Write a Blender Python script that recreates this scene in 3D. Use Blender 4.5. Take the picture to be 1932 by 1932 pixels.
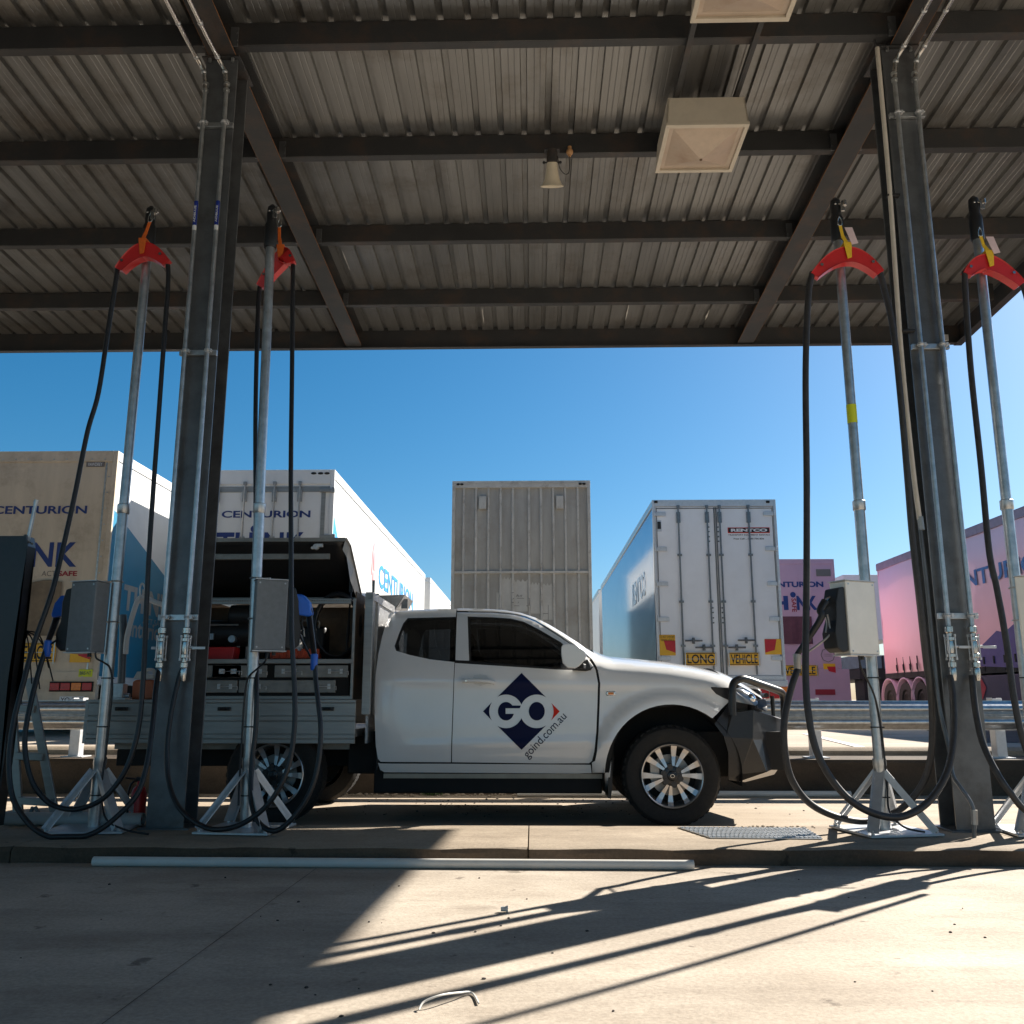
import bpy, bmesh, math, random
from mathutils import Vector, Matrix
from mathutils.geometry import delaunay_2d_cdt
random.seed(7)
R = math.radians
for o in list(bpy.data.objects): bpy.data.objects.remove(o)
sc = bpy.context.scene
COL = sc.collection
# ------------------------------------------------------------------ camera
HC = 0.98; PITCH = R(11.8); YAW = R(1.3); FPX = 1691.0
cam_d = bpy.data.cameras.new('camera'); cam = bpy.data.objects.new('camera', cam_d); COL.objects.link(cam)
cam_d.sensor_width = 36; cam_d.lens = 36*FPX/1932; cam_d.clip_end = 3000; cam_d.clip_start = 0.05
cam.location = (0, 0, HC); cam.rotation_euler = (R(90)+PITCH, 0, YAW)
sc.camera = cam
# ------------------------------------------------------------------ sky + sun
LD = Vector((-1.145, -0.965, -1.0))           # direction the light travels
w = bpy.data.worlds.new("World"); sc.world = w; w.use_nodes = True
wn = w.node_tree; bg = wn.nodes['Background']
sky = wn.nodes.new('ShaderNodeTexSky'); sky.sky_type = 'NISHITA'; sky.sun_disc = False
sky.sun_elevation = math.asin(-LD.normalized().z); sky.sun_rotation = math.atan2(-LD.x, -LD.y)
sky.altitude = 100; sky.air_density = 1.0; sky.dust_density = 1.0; sky.ozone_density = 6.0
hs = wn.nodes.new('ShaderNodeHueSaturation'); hs.inputs['Saturation'].default_value = 1.27; hs.inputs['Hue'].default_value = .488
wn.links.new(sky.outputs[0], hs.inputs['Color']); wn.links.new(hs.outputs[0], bg.inputs[0]); bg.inputs[1].default_value = 0.048
sd = bpy.data.lights.new('sun', 'SUN'); sd.energy = 5.0; sd.angle = R(0.5); sd.color = (1.0, 0.93, 0.83)
sun = bpy.data.objects.new('sun', sd); COL.objects.link(sun)
sun.rotation_euler = LD.to_track_quat('-Z', 'Y').to_euler(); sun.location = (20, 20, 20)
sc.view_settings.view_transform = 'Standard'; sc.view_settings.look = 'None'
sc.view_settings.exposure = 1.36; sc.view_settings.gamma = 1
sc.render.resolution_x = 1024; sc.render.resolution_y = 1024
# ------------------------------------------------------------------ helpers
cp, sp, cy, sy = math.cos(PITCH), math.sin(PITCH), math.cos(YAW), math.sin(YAW)
CF = Vector((-sy*cp, cy*cp, sp)); CR = Vector((cy, sy, 0)); CU = Vector((sy*sp, -cy*sp, cp))
def at(px, py, Y):
    d = CF + CR*((px-966)/FPX) + CU*((966-py)/FPX)
    t = Y/d.y
    return Vector((d.x*t, Y, HC+d.z*t))
def atz(px, py, Z):
    d = CF + CR*((px-966)/FPX) + CU*((966-py)/FPX)
    t = (Z-HC)/d.z
    return Vector((d.x*t, d.y*t, Z))
ORG = {}
def V(*a): return Vector(a)
def meta(o, label=None, cat=None, group=None, kind=None):
    if label: o['label'] = label
    if cat: o['category'] = cat
    if group: o['group'] = group
    if kind: o['kind'] = kind
    return o
def thing(name, loc, label, cat, group=None):
    o = bpy.data.objects.new(name, None); COL.objects.link(o); o.location = loc
    o.empty_display_size = .1
    ORG[o.name] = Vector(loc); return meta(o, label, cat, group)
class MB:
    def __init__(s): s.bm = bmesh.new()
    def face(s, pts):
        vs = [s.bm.verts.new(p) for p in pts]
        return s.bm.faces.new(vs)
    def box(s, c, d, rz=0, M=None, rx=0):
        c = Vector(c); vs = []
        rot = Matrix.Rotation(rz, 3, 'Z') @ Matrix.Rotation(rx, 3, 'X') if M is None else M
        for x in (-.5, .5):
            for y in (-.5, .5):
                for z in (-.5, .5):
                    vs.append(s.bm.verts.new(c + rot @ Vector((x*d[0], y*d[1], z*d[2]))))
        for f in ((0,1,3,2),(4,6,7,5),(0,4,5,1),(2,3,7,6),(0,2,6,4),(1,5,7,3)):
            s.bm.faces.new([vs[i] for i in f])
        return s
    def bx(s, x0, x1, y0, y1, z0, z1):
        return s.box(((x0+x1)/2, (y0+y1)/2, (z0+z1)/2), (abs(x1-x0), abs(y1-y0), abs(z1-z0)))
    def bar(s, p0, p1, wd, th, up=(0,0,1)):
        p0, p1 = Vector(p0), Vector(p1); z = (p1-p0); L = z.length; z.normalize()
        x = Vector(up).cross(z)
        if x.length < 1e-4: x = Vector((1,0,0))
        x.normalize(); y = z.cross(x)
        return s.box((p0+p1)/2, (wd, th, L), M=Matrix((x, y, z)).transposed())
    def prism(s, poly, vec):
        vec = Vector(vec); a = [s.bm.verts.new(Vector(p)) for p in poly]; b = [s.bm.verts.new(Vector(p)+vec) for p in poly]
        n = len(a)
        f1 = s.bm.faces.new(a); f2 = s.bm.faces.new(b[::-1])
        for i in range(n): s.bm.faces.new((a[i], b[i], b[(i+1) % n], a[(i+1) % n]))
        if n > 4: bmesh.ops.triangulate(s.bm, faces=[f1, f2])
        return s
    def tube(s, pts, r, n=10, caps=True):
        pts = [Vector(p) for p in pts]; rings = []
        rs = r if isinstance(r, (list, tuple)) else [r]*len(pts)
        t0 = (pts[1]-pts[0]).normalized()
        up = Vector((0,0,1)) if abs(t0.z) < .9 else Vector((0,1,0))
        u = t0.cross(up).normalized()
        for i, p in enumerate(pts):
            if i == 0: t = t0
            elif i == len(pts)-1: t = (pts[i]-pts[i-1]).normalized()
            else: t = (pts[i+1]-pts[i-1]).normalized()
            u = (u - t*u.dot(t)).normalized(); v = t.cross(u)
            rings.append([s.bm.verts.new(p + (u*math.cos(2*math.pi*k/n) + v*math.sin(2*math.pi*k/n))*rs[i]) for k in range(n)])
        for a, b in zip(rings, rings[1:]):
            for k in range(n): s.bm.faces.new((a[k], a[(k+1) % n], b[(k+1) % n], b[k]))
        if caps: s.bm.faces.new(rings[0][::-1]); s.bm.faces.new(rings[-1])
        return s
    def cyl(s, p0, p1, r0, r1=None, n=20):
        return s.tube([p0, p1], [r0, r0 if r1 is None else r1], n)
    def lathe(s, prof, o, ax, n=32):
        o = Vector(o); ax = Vector(ax).normalized()
        u = ax.cross(Vector((0,0,1)))
        if u.length < .01: u = Vector((1,0,0))
        u.normalize(); v = ax.cross(u); rings = []
        for (r, h) in prof:
            rings.append([s.bm.verts.new(o + ax*h + (u*math.cos(2*math.pi*k/n) + v*math.sin(2*math.pi*k/n))*max(r, 1e-4)) for k in range(n)])
        for a, b in zip(rings, rings[1:]):
            for k in range(n): s.bm.faces.new((a[k], a[(k+1) % n], b[(k+1) % n], b[k]))
        return s
    def sphere(s, c, r, sc3=(1,1,1), u=14, v=10):
        M = Matrix.Translation(Vector(c)) @ Matrix.Diagonal((r*sc3[0], r*sc3[1], r*sc3[2], 1))
        bmesh.ops.create_uvsphere(s.bm, u_segments=u, v_segments=v, radius=1, matrix=M); return s
    def grid(s, rows):
        rr = [[s.bm.verts.new(p) for p in row] for row in rows]
        for a, b in zip(rr, rr[1:]):
            for k in range(len(a)-1): s.bm.faces.new((a[k], a[k+1], b[k+1], b[k]))
        return s
    def build(s, name, mat, parent=None, smooth=True, bevel=0, ang=35, recalc=True):
        if recalc: bmesh.ops.recalc_face_normals(s.bm, faces=s.bm.faces)
        me = bpy.data.meshes.new(name)
        off = Vector((0,0,0))
        if parent is not None: off = ORG[parent.name]
        for v in s.bm.verts: v.co -= off
        s.bm.to_mesh(me); s.bm.free()
        o = bpy.data.objects.new(name, me); COL.objects.link(o); me.materials.append(mat)
        if parent is not None: o.parent = parent
        ORG[o.name] = off
        if smooth:
            for p in me.polygons: p.use_smooth = True
            me.set_sharp_from_angle(angle=R(ang))
        if bevel:
            m = o.modifiers.new('bevel', 'BEVEL'); m.width = bevel; m.segments = 2; m.limit_method = 'ANGLE'; m.angle_limit = R(40); m.harden_normals = False
        return o
_tc = {}
def text_geo(body, bold=0.0):
    k = (body, bold)
    if k in _tc: return _tc[k]
    c = bpy.data.curves.new('t', 'FONT'); c.body = body; c.offset = bold; c.resolution_u = 4
    o = bpy.data.objects.new('t', c); COL.objects.link(o)
    dg = bpy.context.evaluated_depsgraph_get(); dg.update()
    me = bpy.data.meshes.new_from_object(o.evaluated_get(dg))
    vs = [v.co.copy() for v in me.vertices]; fs = [tuple(p.vertices) for p in me.polygons]
    bpy.data.objects.remove(o); bpy.data.curves.remove(c); bpy.data.meshes.remove(me)
    x0 = min(v.x for v in vs); x1 = max(v.x for v in vs); y0 = min(v.y for v in vs); y1 = max(v.y for v in vs)
    vs = [((v.x-x0)/(x1-x0), (v.y-y0)/(y1-y0)) for v in vs]
    _tc[k] = (vs, fs); return _tc[k]
def put_text(mb, body, o, u, v, bold=0.0, fn=None):
    """text stretched to the parallelogram o, o+u, o+v"""
    vs, fs = text_geo(body, bold); o, u, v = Vector(o), Vector(u), Vector(v)
    bv = []
    for (a, b) in vs:
        p = o + u*a + v*b
        if fn: p = fn(p)
        bv.append(mb.bm.verts.new(p))
    for f in fs:
        try: mb.bm.faces.new([bv[i] for i in f])
        except ValueError: pass
def crom(P, sub=6):
    P = [Vector(p) for p in P]; out = []
    for i in range(len(P)-1):
        p0 = P[max(i-1, 0)]; p1 = P[i]; p2 = P[i+1]; p3 = P[min(i+2, len(P)-1)]
        for k in range(sub):
            t = k/sub
            out.append(.5*((2*p1)+(-p0+p2)*t+(2*p0-5*p1+4*p2-p3)*t*t+(-p0+3*p1-3*p2+p3)*t**3))
    out.append(P[-1]); return out
# ------------------------------------------------------------------ materials
def mat(name, col, rough=.5, metal=0, var=.15, scale=6, bump=0, bscale=40, col2=None, spec=.5, rvar=.0, stretch=(1,1,1), coat=0, dirt=None, dirt_amt=.5, dscale=2.0):
    m = bpy.data.materials.new(name); m.use_nodes = True; nt = m.node_tree; N = nt.nodes; L = nt.links
    b = N['Principled BSDF']; b.inputs['Roughness'].default_value = rough; b.inputs['Metallic'].default_value = metal
    b.inputs['Specular IOR Level'].default_value = spec; b.inputs['Coat Weight'].default_value = coat; b.inputs['Coat Roughness'].default_value = .05
    tc = N.new('ShaderNodeTexCoord'); mp = N.new('ShaderNodeMapping'); mp.inputs['Scale'].default_value = stretch
    L.new(tc.outputs['Object'], mp.inputs[0])
    n1 = N.new('ShaderNodeTexNoise'); n1.inputs['Scale'].default_value = scale; n1.inputs['Detail'].default_value = 7; n1.inputs['Roughness'].default_value = .62
    L.new(mp.outputs[0], n1.inputs['Vector'])
    cr = N.new('ShaderNodeValToRGB'); cr.color_ramp.elements[0].position = .3; cr.color_ramp.elements[1].position = .72
    c2 = col2 if col2 else tuple(min(1, c*(1+var)) for c in col)
    c1 = tuple(c*(1-var) for c in col) if not col2 else col
    cr.color_ramp.elements[0].color = (*c1, 1); cr.color_ramp.elements[1].color = (*c2, 1)
    L.new(n1.outputs[0], cr.inputs[0]); out = cr.outputs[0]
    if dirt:
        n3 = N.new('ShaderNodeTexNoise'); n3.inputs['Scale'].default_value = dscale; n3.inputs['Detail'].default_value = 9; n3.inputs['Roughness'].default_value = .7
        L.new(tc.outputs['Object'], n3.inputs['Vector'])
        r3 = N.new('ShaderNodeValToRGB'); r3.color_ramp.elements[0].position = .5; r3.color_ramp.elements[1].position = .75
        r3.color_ramp.elements[0].color = (0,0,0,1); r3.color_ramp.elements[1].color = (dirt_amt,)*3+(1,)
        L.new(n3.outputs[0], r3.inputs[0])
        mx = N.new('ShaderNodeMix'); mx.data_type = 'RGBA'; L.new(r3.outputs[0], mx.inputs[0]); L.new(out, mx.inputs[6]); mx.inputs[7].default_value = (*dirt, 1)
        out = mx.outputs[2]
    L.new(out, b.inputs['Base Color'])
    if rvar:
        mr = N.new('ShaderNodeMapRange'); mr.inputs[3].default_value = max(0, rough-rvar); mr.inputs[4].default_value = min(1, rough+rvar)
        L.new(n1.outputs[0], mr.inputs[0]); L.new(mr.outputs[0], b.inputs['Roughness'])
    if bump:
        n2 = N.new('ShaderNodeTexNoise'); n2.inputs['Scale'].default_value = bscale; n2.inputs['Detail'].default_value = 5
        L.new(mp.outputs[0], n2.inputs['Vector'])
        bp = N.new('ShaderNodeBump'); bp.inputs['Strength'].default_value = bump; bp.inputs['Distance'].default_value = .01
        L.new(n2.outputs[0], bp.inputs['Height']); L.new(bp.outputs[0], b.inputs['Normal'])
    return m
def concrete(name, c1, c2, stain, rough=.85):
    m = bpy.data.materials.new(name); m.use_nodes = True; nt = m.node_tree; N = nt.nodes; L = nt.links
    b = N['Principled BSDF']; b.inputs['Roughness'].default_value = rough; b.inputs['Specular IOR Level'].default_value = .3
    tc = N.new('ShaderNodeTexCoord')
    def noise(s, d, st=(1,1,1), r=.6):
        mp = N.new('ShaderNodeMapping'); mp.inputs['Scale'].default_value = st; L.new(tc.outputs['Object'], mp.inputs[0])
        n = N.new('ShaderNodeTexNoise'); n.inputs['Scale'].default_value = s; n.inputs['Detail'].default_value = d; n.inputs['Roughness'].default_value = r
        L.new(mp.outputs[0], n.inputs['Vector']); return n.outputs[0]
    def ramp(x, a, bb, ca, cb):
        r = N.new('ShaderNodeValToRGB'); r.color_ramp.elements[0].position = a; r.color_ramp.elements[1].position = bb
        r.color_ramp.elements[0].color = (*ca, 1); r.color_ramp.elements[1].color = (*cb, 1); L.new(x, r.inputs[0]); return r.outputs[0]
    def mix(f, a, bb, mode='MIX'):
        x = N.new('ShaderNodeMix'); x.data_type = 'RGBA'; x.blend_type = mode
        if isinstance(f, float): x.inputs[0].default_value = f
        else: L.new(f, x.inputs[0])
        L.new(a, x.inputs[6])
        if isinstance(bb, tuple): x.inputs[7].default_value = (*bb, 1)
        else: L.new(bb, x.inputs[7])
        return x.outputs[2]
    base = ramp(noise(.9, 8), .32, .7, c1, c2)
    base = mix(ramp(noise(2.2, 9, (.45, 1.2, 1), .7), .5, .78, (0,0,0), (.75,.75,.75)), base, stain)
    base = mix(ramp(noise(.55, 6, (.25, 2.2, 1), .65), .42, .70, (0,0,0), (.55,.55,.55)), base, tuple(c*.9 for c in stain))
    base = mix(ramp(noise(4.5, 8, (.6, 1.6, 1), .75), .56, .72, (0,0,0), (.45,.45,.45)), base, tuple(c*.75 for c in stain))
    fine = ramp(noise(60, 6, (1,1,1), .7), .3, .75, (.72,.72,.72), (1.12,1.12,1.12))
    base = mix(1.0, base, fine, 'MULTIPLY')
    spots = ramp(noise(6, 6), .66, .70, (0,0,0), (.7,.7,.7))
    base = mix(spots, base, tuple(c*.5 for c in stain))
    L.new(base, b.inputs['Base Color'])
    bp = N.new('ShaderNodeBump'); bp.inputs['Strength'].default_value = .35; bp.inputs['Distance'].default_value = .008
    L.new(noise(25, 8, (1,1,1), .75), bp.inputs['Height']); L.new(bp.outputs[0], b.inputs['Normal'])
    return m
M = {}
M['apron'] = concrete('apron_concrete', (.40,.34,.27), (.60,.53,.44), (.25,.20,.155))
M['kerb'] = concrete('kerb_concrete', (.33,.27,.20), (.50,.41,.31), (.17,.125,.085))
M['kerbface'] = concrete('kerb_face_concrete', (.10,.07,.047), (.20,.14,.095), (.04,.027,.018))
M['lane'] = concrete('lane_concrete', (.42,.34,.25), (.54,.45,.35), (.26,.20,.14))
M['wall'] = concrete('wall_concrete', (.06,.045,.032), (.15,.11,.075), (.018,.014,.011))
M['yard'] = concrete('yard_concrete', (.44,.37,.29), (.55,.47,.38), (.33,.27,.21))
M['dark_yard'] = concrete('dark_yard', (.05,.052,.056), (.075,.077,.08), (.035,.036,.04))
M['steel'] = mat('grey_painted_steel', (.031,.032,.033), .55, .0, .18, 3, .15, 60, dirt=(.10,.05,.025), dirt_amt=.55, dscale=3)
M['column'] = mat('column_galvanised', (.13,.137,.143), .36, .4, .25, 5, .1, 60, dirt=(.055,.05,.045), dirt_amt=.7, dscale=4)
M['rust'] = mat('rusty_edge', (.24,.10,.03), .9, 0, .4, 20)
M['sheet'] = mat('roof_sheet_zinc', (.235,.235,.228), .36, .6, .20, 1.3, .05, 20, stretch=(3,.35,1), dirt=(.12,.10,.08), dirt_amt=.8, dscale=1.6, rvar=.1)
M['galv'] = mat('galvanised_steel', (.50,.52,.53), .34, .85, .22, 18, .06, 60, rvar=.1)
M['galvb'] = mat('bright_galvanised', (.58,.59,.60), .42, .5, .10, 25, .05, 80, rvar=.1)
M['stainless'] = mat('stainless_pipe', (.55,.53,.50), .26, 1, .05, 10)
M['alu'] = mat('aluminium', (.36,.345,.325), .42, .75, .15, 8, .05, 70, rvar=.1, stretch=(.3,1,3))
M['alud'] = mat('dull_aluminium', (.30,.29,.27), .5, .6, .22, 9, .12, 90)
M['tread'] = mat('tread_plate', (.42,.42,.42), .35, .85, .2, 12, .9, 70)
M['rubber'] = mat('black_hose_rubber', (.014,.014,.016), .42, 0, .3, 30, .06, 120)
M['hoseg'] = mat('dusty_hose_rubber', (.030,.028,.028), .5, 0, .3, 30, .06, 120, dirt=(.08,.07,.06), dirt_amt=.35, dscale=6)
M['tyre'] = mat('tyre_rubber', (.016,.015,.014), .8, 0, .3, 40, .2, 150, dirt=(.05,.04,.03), dirt_amt=.4, dscale=7)
M['black'] = mat('black_plastic', (.013,.013,.014), .45, 0, .2, 20)
M['blackm'] = mat('black_powder_coat', (.017,.017,.018), .33, 0, .2, 30, .05, 200)
M['dark'] = mat('dark_underbody', (.008,.008,.008), .8, 0, .2, 10)
M['red'] = mat('red_saddle_plastic', (.55,.022,.022), .38, 0, .12, 8)
M['orange'] = mat('orange_strap', (.72,.14,.015), .8, 0, .1, 60, .3, 200)
M['yellow'] = mat('yellow_strap', (.80,.52,.03), .8, 0, .1, 60, .3, 200)
M['pinktag'] = mat('pale_tag', (.72,.55,.55), .7)
M['blue'] = mat('blue_nozzle_cover', (.006,.11,.55), .4, 0, .15, 10)
M['boxgrey'] = mat('grey_painted_box', (.20,.215,.225), .5, 0, .10, 30, .05, 150)
M['boxlit'] = mat('sunlit_tone_box', (.88,.81,.71), .42, .35, .06, 6, .05, 90)  # warm bright colour stands in for sunlight on the holster metal
M['pvc'] = mat('white_pvc', (.68,.66,.61), .4, 0, .07, 5, dirt=(.40,.36,.30), dirt_amt=.4, dscale=5)
M['pvcg'] = mat('grey_pvc', (.42,.43,.42), .4, 0, .1, 5)
M['cream'] = mat('cream_conduit', (.60,.55,.47), .5, 0, .1, 8)
M['paint'] = mat('white_car_paint', (.79,.79,.78), .25, 0, .03, 2, coat=1.0, dirt=(.66,.65,.62), dirt_amt=.25, dscale=3)
M['navy'] = mat('navy_decal', (.003,.007,.045), .5, 0, .05, spec=.15)
M['decred'] = mat('red_decal', (.65,.03,.015), .5, 0, .05, spec=.15)
M['rim'] = mat('machined_alloy', (.55,.55,.56), .3, .85, .08, 10)
M['rimd'] = mat('dark_alloy', (.05,.05,.052), .35, .7, .08, 10)
M['lens'] = mat('headlamp_lens', (.20,.215,.23), .12, .25, .25, 14, coat=1)
M['chrome'] = mat('chrome', (.8,.8,.8), .08, 1, .02)
M['amber'] = mat('amber_lens', (.75,.20,.02), .2, 0, .15, 30)
M['redl'] = mat('red_lens', (.42,.01,.012), .2, 0, .2, 30)
M['white'] = mat('white_trailer_paint', (.68,.68,.67), .42, 0, .05, 1.5, dirt=(.52,.49,.44), dirt_amt=.35, dscale=.8)
M['whiter'] = mat('white_trailer_rear', (.77,.78,.80), .38, 0, .05, 1.5, dirt=(.55,.53,.52), dirt_amt=.3, dscale=1.2)
M['tan'] = mat('dusty_trailer_rear', (.56,.47,.36), .55, 0, .16, 1.2, dirt=(.26,.19,.13), dirt_amt=.75, dscale=1.8, stretch=(2,2,.4))
M['tarp'] = mat('brown_dirty_tarp', (.20,.15,.10), .8, 0, .35, 3, .4, 6)
M['teal'] = mat('teal_print', (.01,.19,.33), .45, 0, .06, 2)
M['navyt'] = mat('navy_lettering', (.012,.035,.17), .5, 0, .08)
M['cyant'] = mat('cyan_blue_lettering', (.02,.27,.60), .5, 0, .05)
M['pinkt'] = mat('pink_crest_print', (.85,.33,.36), .5, 0, .05)
M['whitet'] = mat('white_lettering', (.75,.76,.77), .5, 0, .04)
M['greyt'] = mat('grey_lettering', (.16,.14,.13), .6, 0, .04)
M['blackt'] = mat('black_lettering', (.012,.012,.014), .6, 0, .04)
M['redt'] = mat('dark_red_lettering', (.28,.015,.03), .6, 0, .04)
M['greyc'] = mat('weathered_beige_steel', (.37,.36,.335), .6, .1, .16, 1.6, .08, 30, dirt=(.25,.21,.165), dirt_amt=.7, dscale=1.3, stretch=(3,3,.5))
M['greyf'] = mat('weathered_beige_frame', (.52,.50,.46), .6, .1, .15, 3, .08, 30, dirt=(.17,.12,.08), dirt_amt=.7, dscale=5)
M['mirror'] = mat('glossy_ribbed_side', (.27,.34,.46), .13, .95, .08, 1.0, rvar=.05)
M['pink'] = mat('pink_trailer_rear', (.52,.32,.42), .5, 0, .06, 1.5)
M['sign'] = mat('yellow_reflective_sign', (.80,.42,.015), .4, 0, .06, 10, dirt=(.5,.24,.02), dirt_amt=.4, dscale=4)
M['lime'] = mat('yellow_green_label', (.60,.66,.02), .5, 0, .04)
M['wheeld'] = mat('trailer_wheel', (.03,.03,.03), .7)
M['lampcream'] = mat('aged_lamp_housing', (.58,.52,.42), .5, 0, .12, 4, dirt=(.33,.25,.16), dirt_amt=.5, dscale=4)
M['diffuser'] = mat('yellowed_lamp_diffuser', (.50,.40,.31), .3, 0, .18, 5, dirt=(.26,.16,.10), dirt_amt=.75, dscale=2.5)
M['bell'] = mat('cream_horn_bell', (.62,.55,.42), .5, 0, .1, 6)
M['stone'] = mat('dark_gravel_chips', (.06,.05,.045), .9, 0, .4, 20)
M['weed'] = mat('green_weed', (.06,.11,.03), .8, 0, .4, 20)
M['line'] = mat('white_road_paint', (.78,.77,.74), .7, 0, .1, 6, .1)
M['adsticker'] = mat('blue_sticker', (.01,.03,.25), .4)
M['seat'] = mat('dark_seat_fabric', (.02,.02,.022), .9)
M['jerry'] = mat('translucent_red_can', (.55,.17,.08), .5)
M['brown'] = mat('bronze_lit_lining', (.16,.10,.055), .6, .1, .4, 6)  # brown puts the bronze light of the toolbox back wall into the colour
M['tealc'] = mat('grey_blue_curtain', (.07,.13,.16), .6, 0, .3, 3)
def glassmat(name, tint, gl=.06):
    m = bpy.data.materials.new(name); m.use_nodes = True; nt = m.node_tree; N = nt.nodes; L = nt.links
    for n in list(N): N.remove(n)
    out = N.new('ShaderNodeOutputMaterial'); tr = N.new('ShaderNodeBsdfTransparent'); tr.inputs[0].default_value = (*tint, 1)
    g = N.new('ShaderNodeBsdfGlossy'); g.inputs['Roughness'].default_value = .02; g.inputs[0].default_value = (.8,.85,.9,1)
    fr = N.new('ShaderNodeFresnel'); fr.inputs[0].default_value = 1.45; mx = N.new('ShaderNodeMixShader')
    ns = N.new('ShaderNodeTexNoise'); ns.inputs['Scale'].default_value = 2
    bp = N.new('ShaderNodeBump'); bp.inputs['Strength'].default_value = .02; L.new(ns.outputs[0], bp.inputs['Height']); L.new(bp.outputs[0], g.inputs['Normal'])
    L.new(fr.outputs[0], mx.inputs[0]); L.new(tr.outputs[0], mx.inputs[1]); L.new(g.outputs[0], mx.inputs[2]); L.new(mx.outputs[0], out.inputs[0])
    return m
M['glass'] = glassmat('tinted_window_glass', (.07,.08,.09))
# pink sunset curtain: a printed gradient (the print itself, with height)
def sunset():
    m = bpy.data.materials.new('printed_sunset_curtain'); m.use_nodes = True; nt = m.node_tree; N = nt.nodes; L = nt.links
    b = N['Principled BSDF']; b.inputs['Roughness'].default_value = .38; b.inputs['Coat Weight'].default_value = .3
    tc = N.new('ShaderNodeTexCoord'); sx = N.new('ShaderNodeSeparateXYZ'); L.new(tc.outputs['Object'], sx.inputs[0])
    r = N.new('ShaderNodeValToRGB'); mr = N.new('ShaderNodeMapRange'); mr.inputs[1].default_value = 1.0; mr.inputs[2].default_value = 4.6
    L.new(sx.outputs[2], mr.inputs[0]); e = r.color_ramp.elements
    e[0].position = 0; e[0].color = (.66,.33,.34,1); e[1].position = 1; e[1].color = (.50,.38,.50,1)
    x = e.new(.35); x.color = (.70,.36,.39,1); x = e.new(.65); x.color = (.60,.38,.46,1)
    L.new(mr.outputs[0], r.inputs[0]); L.new(r.outputs[0], b.inputs['Base Color'])
    n = N.new('ShaderNodeTexNoise'); n.inputs['Scale'].default_value = .8; bp = N.new('ShaderNodeBump'); bp.inputs['Strength'].default_value = .5; bp.inputs['Distance'].default_value = .08
    L.new(tc.outputs['Object'], n.inputs['Vector']); L.new(n.outputs[0], bp.inputs['Height']); L.new(bp.outputs[0], b.inputs['Normal'])
    return m
M['sunset'] = sunset()
def struct(name, mb, m, **k):
    o = mb.build(name, m, **k); o['kind'] = 'structure'; return o
# ================================================================== GROUND
ZI, ZF, ZY, ZW = .14, .047, .42, .36
YI0, YI1, YW = 5.46, 6.41, 9.80
mb = MB(); mb.grid([[(x, y, ZF) for x in (-60, -4, 0, 4, 60)] for y in (-40, 0, 2, 4, YI0+.02)]); struct('apron_ground', mb, M['apron'], recalc=False)
mb = MB(); mb.grid([[(x, y, 0) for x in (-60, 0, 60)] for y in (YI1-.02, 8, YW+.05)]); struct('lane_road', mb, M['lane'], recalc=False)
# island: rounded kerb with joints, one object
mb = MB()
xs = [-14, -9.1, -6.1, -3.05, -.03, 2.97, 6.0, 9.0, 14]
for a, b in zip(xs, xs[1:]):
    prof = [(YI0+.006, -.05), (YI0+.003, ZI-.03), (YI0+.012, ZI-.008), (YI0+.035, ZI), (YI1-.02, ZI), (YI1, ZI-.02), (YI1, -.05)]
    N = 18; rows = []
    for i in range(N+1):
        x = a+.004 + (b-a-.008)*i/N
        j = lambda k: .007*math.sin(x*9.1+k*2)+.005*math.sin(x*23.7+k)
        rows.append([(x, y+(j(q) if q in (1,2,3) else 0), z+(.4*j(q+3) if q in (2,) else 0)) for q, (y, z) in enumerate(prof)])
    mb.grid(rows)
    mb.face([(a+.004, y, z) for y, z in prof]); mb.face([(b-.004, y, z) for y, z in prof])
isl = struct('kerb_island_path', mb, M['kerb'], ang=25)
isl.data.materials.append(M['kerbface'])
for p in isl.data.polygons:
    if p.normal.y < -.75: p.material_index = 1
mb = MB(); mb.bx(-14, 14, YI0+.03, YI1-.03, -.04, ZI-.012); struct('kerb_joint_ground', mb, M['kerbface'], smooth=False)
mb = MB()
for (p, q) in (((597,1638),(392,1786)),((392,1786),(250,1889)),((250,1889),(60,2030))):
    a, b = atz(*p, ZF+.003), atz(*q, ZF+.003); dv = (b-a).normalized().cross(Vector((0,0,1)))*.0017
    mb.face([a-dv, b-dv, b+dv, a+dv])
struct('apron_joint_ground', mb, M['kerbface'], recalc=False)
# yard
mb = MB(); mb.grid([[(x, y, ZY) for x in (-400, -20, 0, 20, 400)] for y in (10.72, 14, 30, 60, 900)]); struct('yard_ground', mb, M['yard'], recalc=False)
mb = MB(); mb.grid([[(5.2+.33*(y-11)*1.0, y, ZY+.004), (14+y*.2, y, ZY+.004)] for y in (12.2, 15, 30, 45)]); struct('dark_yard_ground', mb, M['dark_yard'], recalc=False)  # darker sheet laid over the right part of the yard
mb = MB()
a, b = atz(1520, 1384, ZY+.008), atz(1628, 1410, ZY+.008)
dv = (b-a).normalized().cross(Vector((0,0,1)))*.06
mb.face([a-dv, b-dv, b+dv, a+dv]); struct('painted_line_road', mb, M['line'], recalc=False)
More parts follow.
